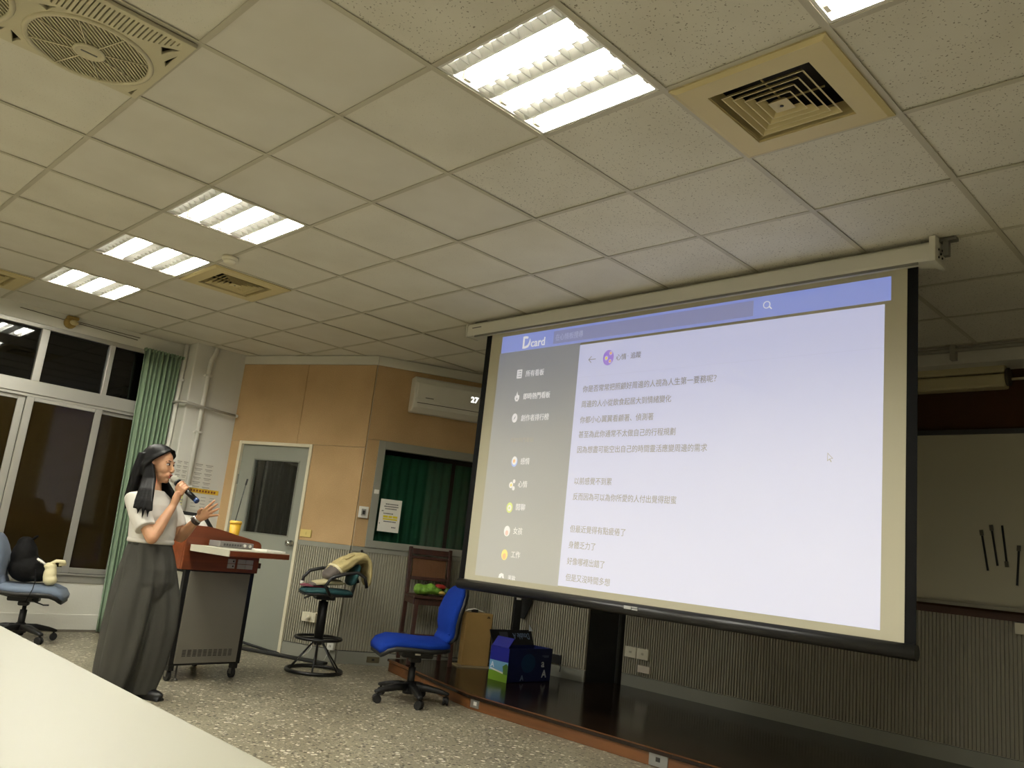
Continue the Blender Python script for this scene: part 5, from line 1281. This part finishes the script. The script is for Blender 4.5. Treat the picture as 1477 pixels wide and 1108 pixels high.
# microphone axis and the right hand closed on it
MT = Vector((0.003, -0.024, 1.341)); MBt = Vector((0.180, -0.056, 1.222))
MA = (MBt-MT).normalized()
mN = (Vector((0, -1, 0)) - MA*Vector((0, -1, 0)).dot(MA)).normalized()   # towards the camera
mD = MA.cross(mN).normalized()
if mD.z > 0: mD = -mD                                                      # below the microphone
grip = MT + MA*0.092
PALM = grip + mD*0.040 + mN*0.012
bodym.tube([WR, WR.lerp(PALM, 0.55), PALM+MA*0.0], [(0.022, 0.026), (0.024, 0.034), (0.020, 0.036)], 14, ref=tuple(MA))
def arcpt(off, ang, rad):   # around the microphone: 0 = below, 90 = camera side, 180 = above
    return grip + MA*off + (mD*cos(ang)+mN*sin(ang))*rad
for off, a1, ln in ((-0.030, 205, 0.0), (-0.010, 200, 0.0), (0.010, 185, 0.0), (0.029, 165, 0.0)):
    pts = [PALM+MA*(off*0.8)-mD*0.004, arcpt(off, radians(42), 0.034), arcpt(off-0.003, radians(92), 0.030), arcpt(off-0.006, radians(140), 0.028), arcpt(off-0.008, radians(a1), 0.027)]
    bodym.tube(pts, [0.0105, 0.0098, 0.0092, 0.0086, 0.0072], 10)
bodym.tube([PALM-MA*0.018-mN*0.008, arcpt(-0.03, radians(-40), 0.036), arcpt(-0.045, radians(-85), 0.029), arcpt(-0.055, radians(-130), 0.027)], [0.013, 0.011, 0.0095, 0.008], 10)
# left hand: open palm towards the camera, fingers spread forward
HDv = (Vector((0.285, 0.05, 1.212))-WL_).normalized()
HN = Vector((0.10, -0.94, -0.30)); HN = (HN-HDv*HN.dot(HDv)).normalized()  # palm normal
HS = HDv.cross(HN).normalized()
if HS.z < 0: HS = -HS                                                        # thumb side, up
PC = WL_ + HDv*0.060
bodym.tube([WL_, WL_+HDv*0.022, WL_+HDv*0.055, WL_+HDv*0.088], [(0.023, 0.019), (0.029, 0.017), (0.036, 0.014), (0.034, 0.012)], 14, ref=tuple(HS))
for s0, ang, ln, dn in ((0.027, 8, 0.084, -0.004), (0.009, 2, 0.090, 0.002), (-0.009, -7, 0.082, 0.010), (-0.026, -24, 0.066, 0.018)):
    d0 = (HDv*cos(radians(ang))+HS*sin(radians(ang))).normalized()
    b = WL_+HDv*0.080+HS*s0
    bodym.tube([b-d0*0.015, b+d0*ln*0.42+HN*dn*0.3, b+d0*ln*0.75+HN*dn*0.9, b+d0*ln+HN*dn*1.8], [0.0100, 0.0090, 0.0080, 0.0062], 10)
tb0 = WL_+HDv*0.028+HS*0.022
bodym.tube([tb0, tb0+HS*0.016+HDv*0.018+HN*0.018, tb0+HS*0.020+HDv*0.040+HN*0.032, tb0+HS*0.020+HDv*0.058+HN*0.042], [0.013, 0.011, 0.0095, 0.0075], 10)
me = voxel(bodym, 0.0036, 6, 0.5); me.materials.append(SKIN)
bd = put('body', me, None, pe)
# face
def onface(f, s, u, **k): return hp(f, s, u)
EYEW = mat('eye_white', (220, 214, 206), 0.3); IRIS = mat('iris_dark', (28, 18, 14), 0.2); BROW = mat('brow_dark', (44, 32, 26), 0.8); LIP = mat('lip_red', (158, 72, 66), 0.45); MOUTHIN = mat('mouth_inside', (60, 20, 20), 0.6)
for s in (-1, 1):
    ey = put('eye', MB().ball((0.0735, s*0.031, 0.004), (0.0095, 0.0140, 0.0056), 14, Mh), EYEW, pe)
    put('iris', MB().ball((0.0795, s*0.028, 0.004), (0.0055, 0.0085, 0.0064), 12, Mh), IRIS, ey)
    put('eyelid', MB().tube([hp(0.072, s*0.043, 0.007), hp(0.080, s*0.036, 0.0112), hp(0.083, s*0.026, 0.0115), hp(0.080, s*0.017, 0.005)], 0.0022, 6), BROW, ey)
    put('eyebrow', MB().tube([hp(0.068, s*0.052, 0.022), hp(0.081, s*0.036, 0.029), hp(0.086, s*0.018, 0.026)], [0.0015, 0.003, 0.0022], 6), BROW, pe)
lp = MB()
lp.tube([hp(0.078, -0.018, -0.067), hp(0.091, -0.009, -0.059), hp(0.093, 0, -0.061), hp(0.091, 0.009, -0.059), hp(0.078, 0.018, -0.067)], [0.002, 0.0045, 0.0045, 0.0045, 0.002], 8)
lp.tube([hp(0.078, -0.018, -0.069), hp(0.089, -0.008, -0.077), hp(0.090, 0.008, -0.077), hp(0.078, 0.018, -0.069)], [0.002, 0.005, 0.005, 0.002], 8)
lips = put('lips', lp, LIP, pe)
put('mouth_gap', MB().ball((0.0855, 0, -0.068), (0.006, 0.011, 0.005), 10, Mh), MOUTHIN, lips)
# hair
hb_ = MB()
def cap(a, b):
    th = pi*a; ph = 2*pi*b
    d = Vector((sin(th)*cos(ph), sin(th)*sin(ph), cos(th)))
    r = Vector((0.112*d.x, 0.094*d.y, 0.104*d.z))
    f, s, u = d.x, d.y, d.z
    face = f > 0.30 and u < 0.70-0.35*abs(s)
    if face or (u < -0.1 and f > -0.1): r *= 0.70
    if abs(s) < 0.10 and u > 0.5: r *= 0.985
    return Mh @ (Vector((-0.014, 0, 0.030))+r)
hb_.grid(cap, 24, 40)
def lock(pts, rs, n=12, flat=0.5, ref=None):
    hb_.tube(pts, [(r, r*flat) for r in rs], n, ref=ref)
# crown sides sweeping back from the parting, tucked behind the ears
for s in (1, -1):
    hb_.tube([hp(0.066, s*0.016, 0.100), hp(0.046, s*0.066, 0.074), hp(-0.004, s*0.088, 0.040), hp(-0.050, s*0.086, -0.01), hp(-0.062, s*0.080, -0.08)], [(0.015, 0.008), (0.024, 0.009), (0.032, 0.013), (0.036, 0.018), (0.040, 0.020)], 12, ref=tuple(HF))
# back curtain
for s in (-0.06, -0.02, 0.02, 0.06):
    hb_.tube([hp(-0.085, s, 0.06), hp(-0.098, s*1.15, -0.04), hp(-0.103, s*1.3, -0.13), hp(-0.112, s*1.5, -0.22), hp(-0.115, s*1.5, -0.30)], [(0.032, 0.030), (0.036, 0.034), (0.036, 0.034), (0.032, 0.028), (0.012, 0.012)], 12)
# lock over the near shoulder, lying on the sleeve
for k, (u0, du, zt) in enumerate([(-0.080, -0.012, 1.10), (-0.064, 0.0, 1.072), (-0.050, 0.012, 1.085), (-0.094, -0.022, 1.15), (-0.042, 0.022, 1.125)]):
    hb_.tube([hp(-0.045+0.008*k, 0.080, -0.01), Vector((u0-0.055, -0.105, 1.32)), Vector((u0-0.02+du*0.4, -0.188, 1.25)), Vector((u0+du*0.8, -0.240, 1.18)), Vector((u0+0.01+du*1.2, -0.256, 1.13)), Vector((u0+0.012+du*1.4, -0.254, zt))], [(0.024, 0.020), (0.022, 0.018), (0.018, 0.015), (0.015, 0.012), (0.011, 0.009), (0.004, 0.003)], 10)
# lock over the far shoulder
for a, z in ((0.0, -0.24), (0.022, -0.255), (0.045, -0.235)):
    hb_.tube([hp(-0.03, -0.076, -0.02), hp(-0.01+a*0.4, -0.078, -0.10), hp(0.03+a, -0.072, -0.17), hp(0.052+a, -0.062, z)], [(0.026, 0.02), (0.026, 0.02), (0.024, 0.018), (0.009, 0.008)], 10)
me = voxel(hb_, 0.0052, 9, 0.5); me.materials.append(HAIR)
put('hair', me, None, pe)
put('ear', MB().ball((-0.006, 0.086, -0.012), (0.015, 0.008, 0.027), 14, Mh), SKIN, pe)
# top
sm = MB()
sections(sm, [(Vector((-0.083, 0, 0.945)), 0.118, 0.142), (Vector((-0.084, 0, 0.985)), 0.124, 0.148), (Vector((-0.088, 0, 1.04)), 0.124, 0.150), (Vector((-0.093, 0, 1.10)), 0.124, 0.152), (Vector((-0.103, 0, 1.17)), 0.108, 0.152), (Vector((-0.112, 0, 1.215)), 0.082, 0.132), (Vector((-0.120, 0, 1.245)), 0.062, 0.085), (Vector((-0.124, 0, 1.262)), 0.056, 0.062)])
sm.ball(tuple(Vector((-0.10, 0, 1.10))+FW*0.07+RT*0.055), (0.055, 0.055, 0.05), 12)
sm.ball(tuple(Vector((-0.10, 0, 1.10))+FW*0.07-RT*0.055), (0.055, 0.055, 0.05), 12)
sm.tube([Vector((-0.12, -0.07, 1.195)), SR+Vector((-0.006, -0.006, 0.0)), SR.lerp(ER, 0.40)+Vector((-0.008, -0.008, 0)), SR.lerp(ER, 0.74)+Vector((-0.008, -0.010, -0.002))], [(0.062, 0.058), (0.066, 0.062), (0.068, 0.064), (0.066, 0.062)], 18)
sm.tube([Vector((-0.09, 0.07, 1.195)), SL+Vector((0.0, 0.006, 0.0)), SL.lerp(EL, 0.40), SL.lerp(EL, 0.70)], [(0.058, 0.055), (0.060, 0.056), (0.062, 0.058), (0.060, 0.056)], 18)
me = voxel(sm, 0.0055, 5, 0.5); me.materials.append(SHIRT)
sh = put('top', me, None, pe)
hem = MB()
hem_c = Vector((-0.083, 0, 0))
sections(hem, [(hem_c+UP*0.930, 0.119, 0.143), (hem_c+UP*0.936, 0.124, 0.148), (hem_c+UP*0.955, 0.124, 0.148), (hem_c+UP*0.960, 0.119, 0.143)], 32)
put('hem_rib', hem, SHIRT, sh)
# trousers
tm = MB()
pl = lambda t, h: 0.035*sin(9*t)*min(1, h*1.0)
def legfold(seed):
    def f(t, h):   # h: 0 at the hem, 1 at the hip
        return 0.075*sin(5*t+seed+1.4*h)+0.045*sin(9*t+2*seed-2*h)+0.02*sin(2*t+9*h+seed)
    return f
sections(tm, [(Vector((-0.055, 0, 0.54)), 0.09, 0.10), (Vector((-0.058, 0, 0.62)), 0.138, 0.15), (Vector((-0.060, 0, 0.70)), 0.160, 0.168), (Vector((-0.064, 0, 0.78)), 0.156, 0.168), (Vector((-0.073, 0, 0.86)), 0.135, 0.155), (Vector((-0.080, 0, 0.92)), 0.117, 0.140), (Vector((-0.083, 0, 0.965)), 0.108, 0.132)], 40, 2.2, lambda t, h: 0.035*sin(12*t)*min(1, (1-h)*2.5))
rl = [(Vector((-0.132, 0, 0.030)), 0.098, 0.086), (Vector((-0.116, 0, 0.20)), 0.122, 0.100), (Vector((-0.100, 0, 0.42)), 0.138, 0.110), (Vector((-0.092, 0, 0.60)), 0.142, 0.110), (Vector((-0.080, 0, 0.76)), 0.132, 0.096), (Vector((-0.078, 0, 0.92)), 0.095, 0.055)]
ll = [(Vector((-0.015, 0, 0.030)), 0.090, 0.085), (Vector((0.010, 0, 0.20)), 0.110, 0.095), (Vector((0.018, 0, 0.42)), 0.128, 0.105), (Vector((-0.005, 0, 0.60)), 0.138, 0.106), (Vector((-0.045, 0, 0.76)), 0.130, 0.094), (Vector((-0.078, 0, 0.92)), 0.095, 0.055)]
def dense(secs, n=5):
    out = []
    for (c0, a0, b0), (c1, a1, b1) in zip(secs[:-1], secs[1:]):
        for k in range(n): out.append((c0.lerp(c1, k/n), a0+(a1-a0)*k/n, b0+(b1-b0)*k/n))
    return out+[secs[-1]]
sections(tm, [(c+RT*0.066+FW*0.012, a, b) for c, a, b in dense(rl)], 48, 2.1, legfold(0.4))
sections(tm, [(c-RT*0.062-FW*0.012, a, b*1.08) for c, a, b in dense(ll)], 48, 2.1, legfold(2.1))
me = voxel(tm, 0.0065, 4, 0.5); me.materials.append(TROU)
tr_ = put('trousers', me, None, pe)
wbm = MB(); wc0 = Vector((-0.083, 0, 0))
sections(wbm, [(wc0+UP*0.915, 0.116, 0.140), (wc0+UP*0.955, 0.113, 0.137)], 32)
put('waistband', wbm, TROU, tr_)
for s, hx in ((1, -0.128), (-1, -0.010)):
    c = Vector((hx, 0, 0))+RT*(s*0.075)
    M = Matrix((FW, RT, UP)).transposed().to_4x4(); M.translation = c
    mb = MB().ball((0.045, 0, 0.032), (0.115, 0.042, 0.034), 18, M).box(-0.068, 0.150, -0.034, 0.034, 0.0, 0.014, M).ball((-0.03, 0, 0.05), (0.045, 0.036, 0.04), 12, M)
    me = voxel(mb, 0.006, 4); me.materials.append(mat('shoe_black', (16, 16, 17), 0.4)); put('shoe', me, None, pe)
# watch on the left wrist
wv = (WL_-EL).normalized(); wc_ = EL.lerp(WL_, 0.90)
rg = [wc_+(HN*cos(2*pi*k/20)+wv.cross(HN).normalized()*sin(2*pi*k/20))*0.0275 for k in range(21)]
wt = put('watch', MB().tube(rg, [(0.004, 0.012)]*21, 8, caps=False, ref=tuple(HN)), mat('watch_strap', (46, 30, 22), 0.5), pe)
put('watch_case', MB().tube([wc_+HS*0.026, wc_+HS*0.036], 0.016, 16), CHROME, wt)
cw_ = EL.lerp(WL_, 1.02)
rg = [cw_+(HN*cos(2*pi*k/20)+wv.cross(HN).normalized()*sin(2*pi*k/20))*0.0265 for k in range(21)]
put('bracelet', MB().tube(rg, [(0.003, 0.006)]*21, 8, caps=False, ref=tuple(HN)), mat('bracelet_silver', (190, 186, 180), 0.25, metal=0.8), pe)
# microphone (a thing of its own)
mi = thing('microphone', 'black wireless handheld microphone with a silver mesh head in her hand', 'microphone', PB, PA)
put('handle', MB().tube([MT+MA*0.030, MT+MA*0.055, MT+MA*0.12, MT+MA*0.205], [0.021, 0.019, 0.0175, 0.0165], 18), mat('mic_black', (16, 16, 18), 0.25), mi)
put('mesh_head', MB().tube([MT+MA*a for a in (-0.026, -0.022, -0.010, 0.004, 0.018, 0.026)], [0.008, 0.016, 0.0245, 0.026, 0.0235, 0.021], 18), mat('mic_mesh', (186, 184, 170), 0.35, metal=0.6, bump=(700, 0.6)), mi)
put('collar_ring', MB().tube([MT+MA*0.024, MT+MA*0.034], 0.0245, 18), mat('mic_ring', (50, 50, 50), 0.3), mi)
put('end_cap', MB().tube([MT+MA*0.203, MT+MA*0.222, MT+MA*0.226], [0.0172, 0.0172, 0.014], 18), mat('mic_cap_blue', (36, 60, 104), 0.25), mi)
put('roll_guard', MB().tube([MT+MA*0.034+mD*0.020, MT+MA*0.048+mD*0.030, MT+MA*0.060+mD*0.020], 0.006, 8), BLACK, mi)
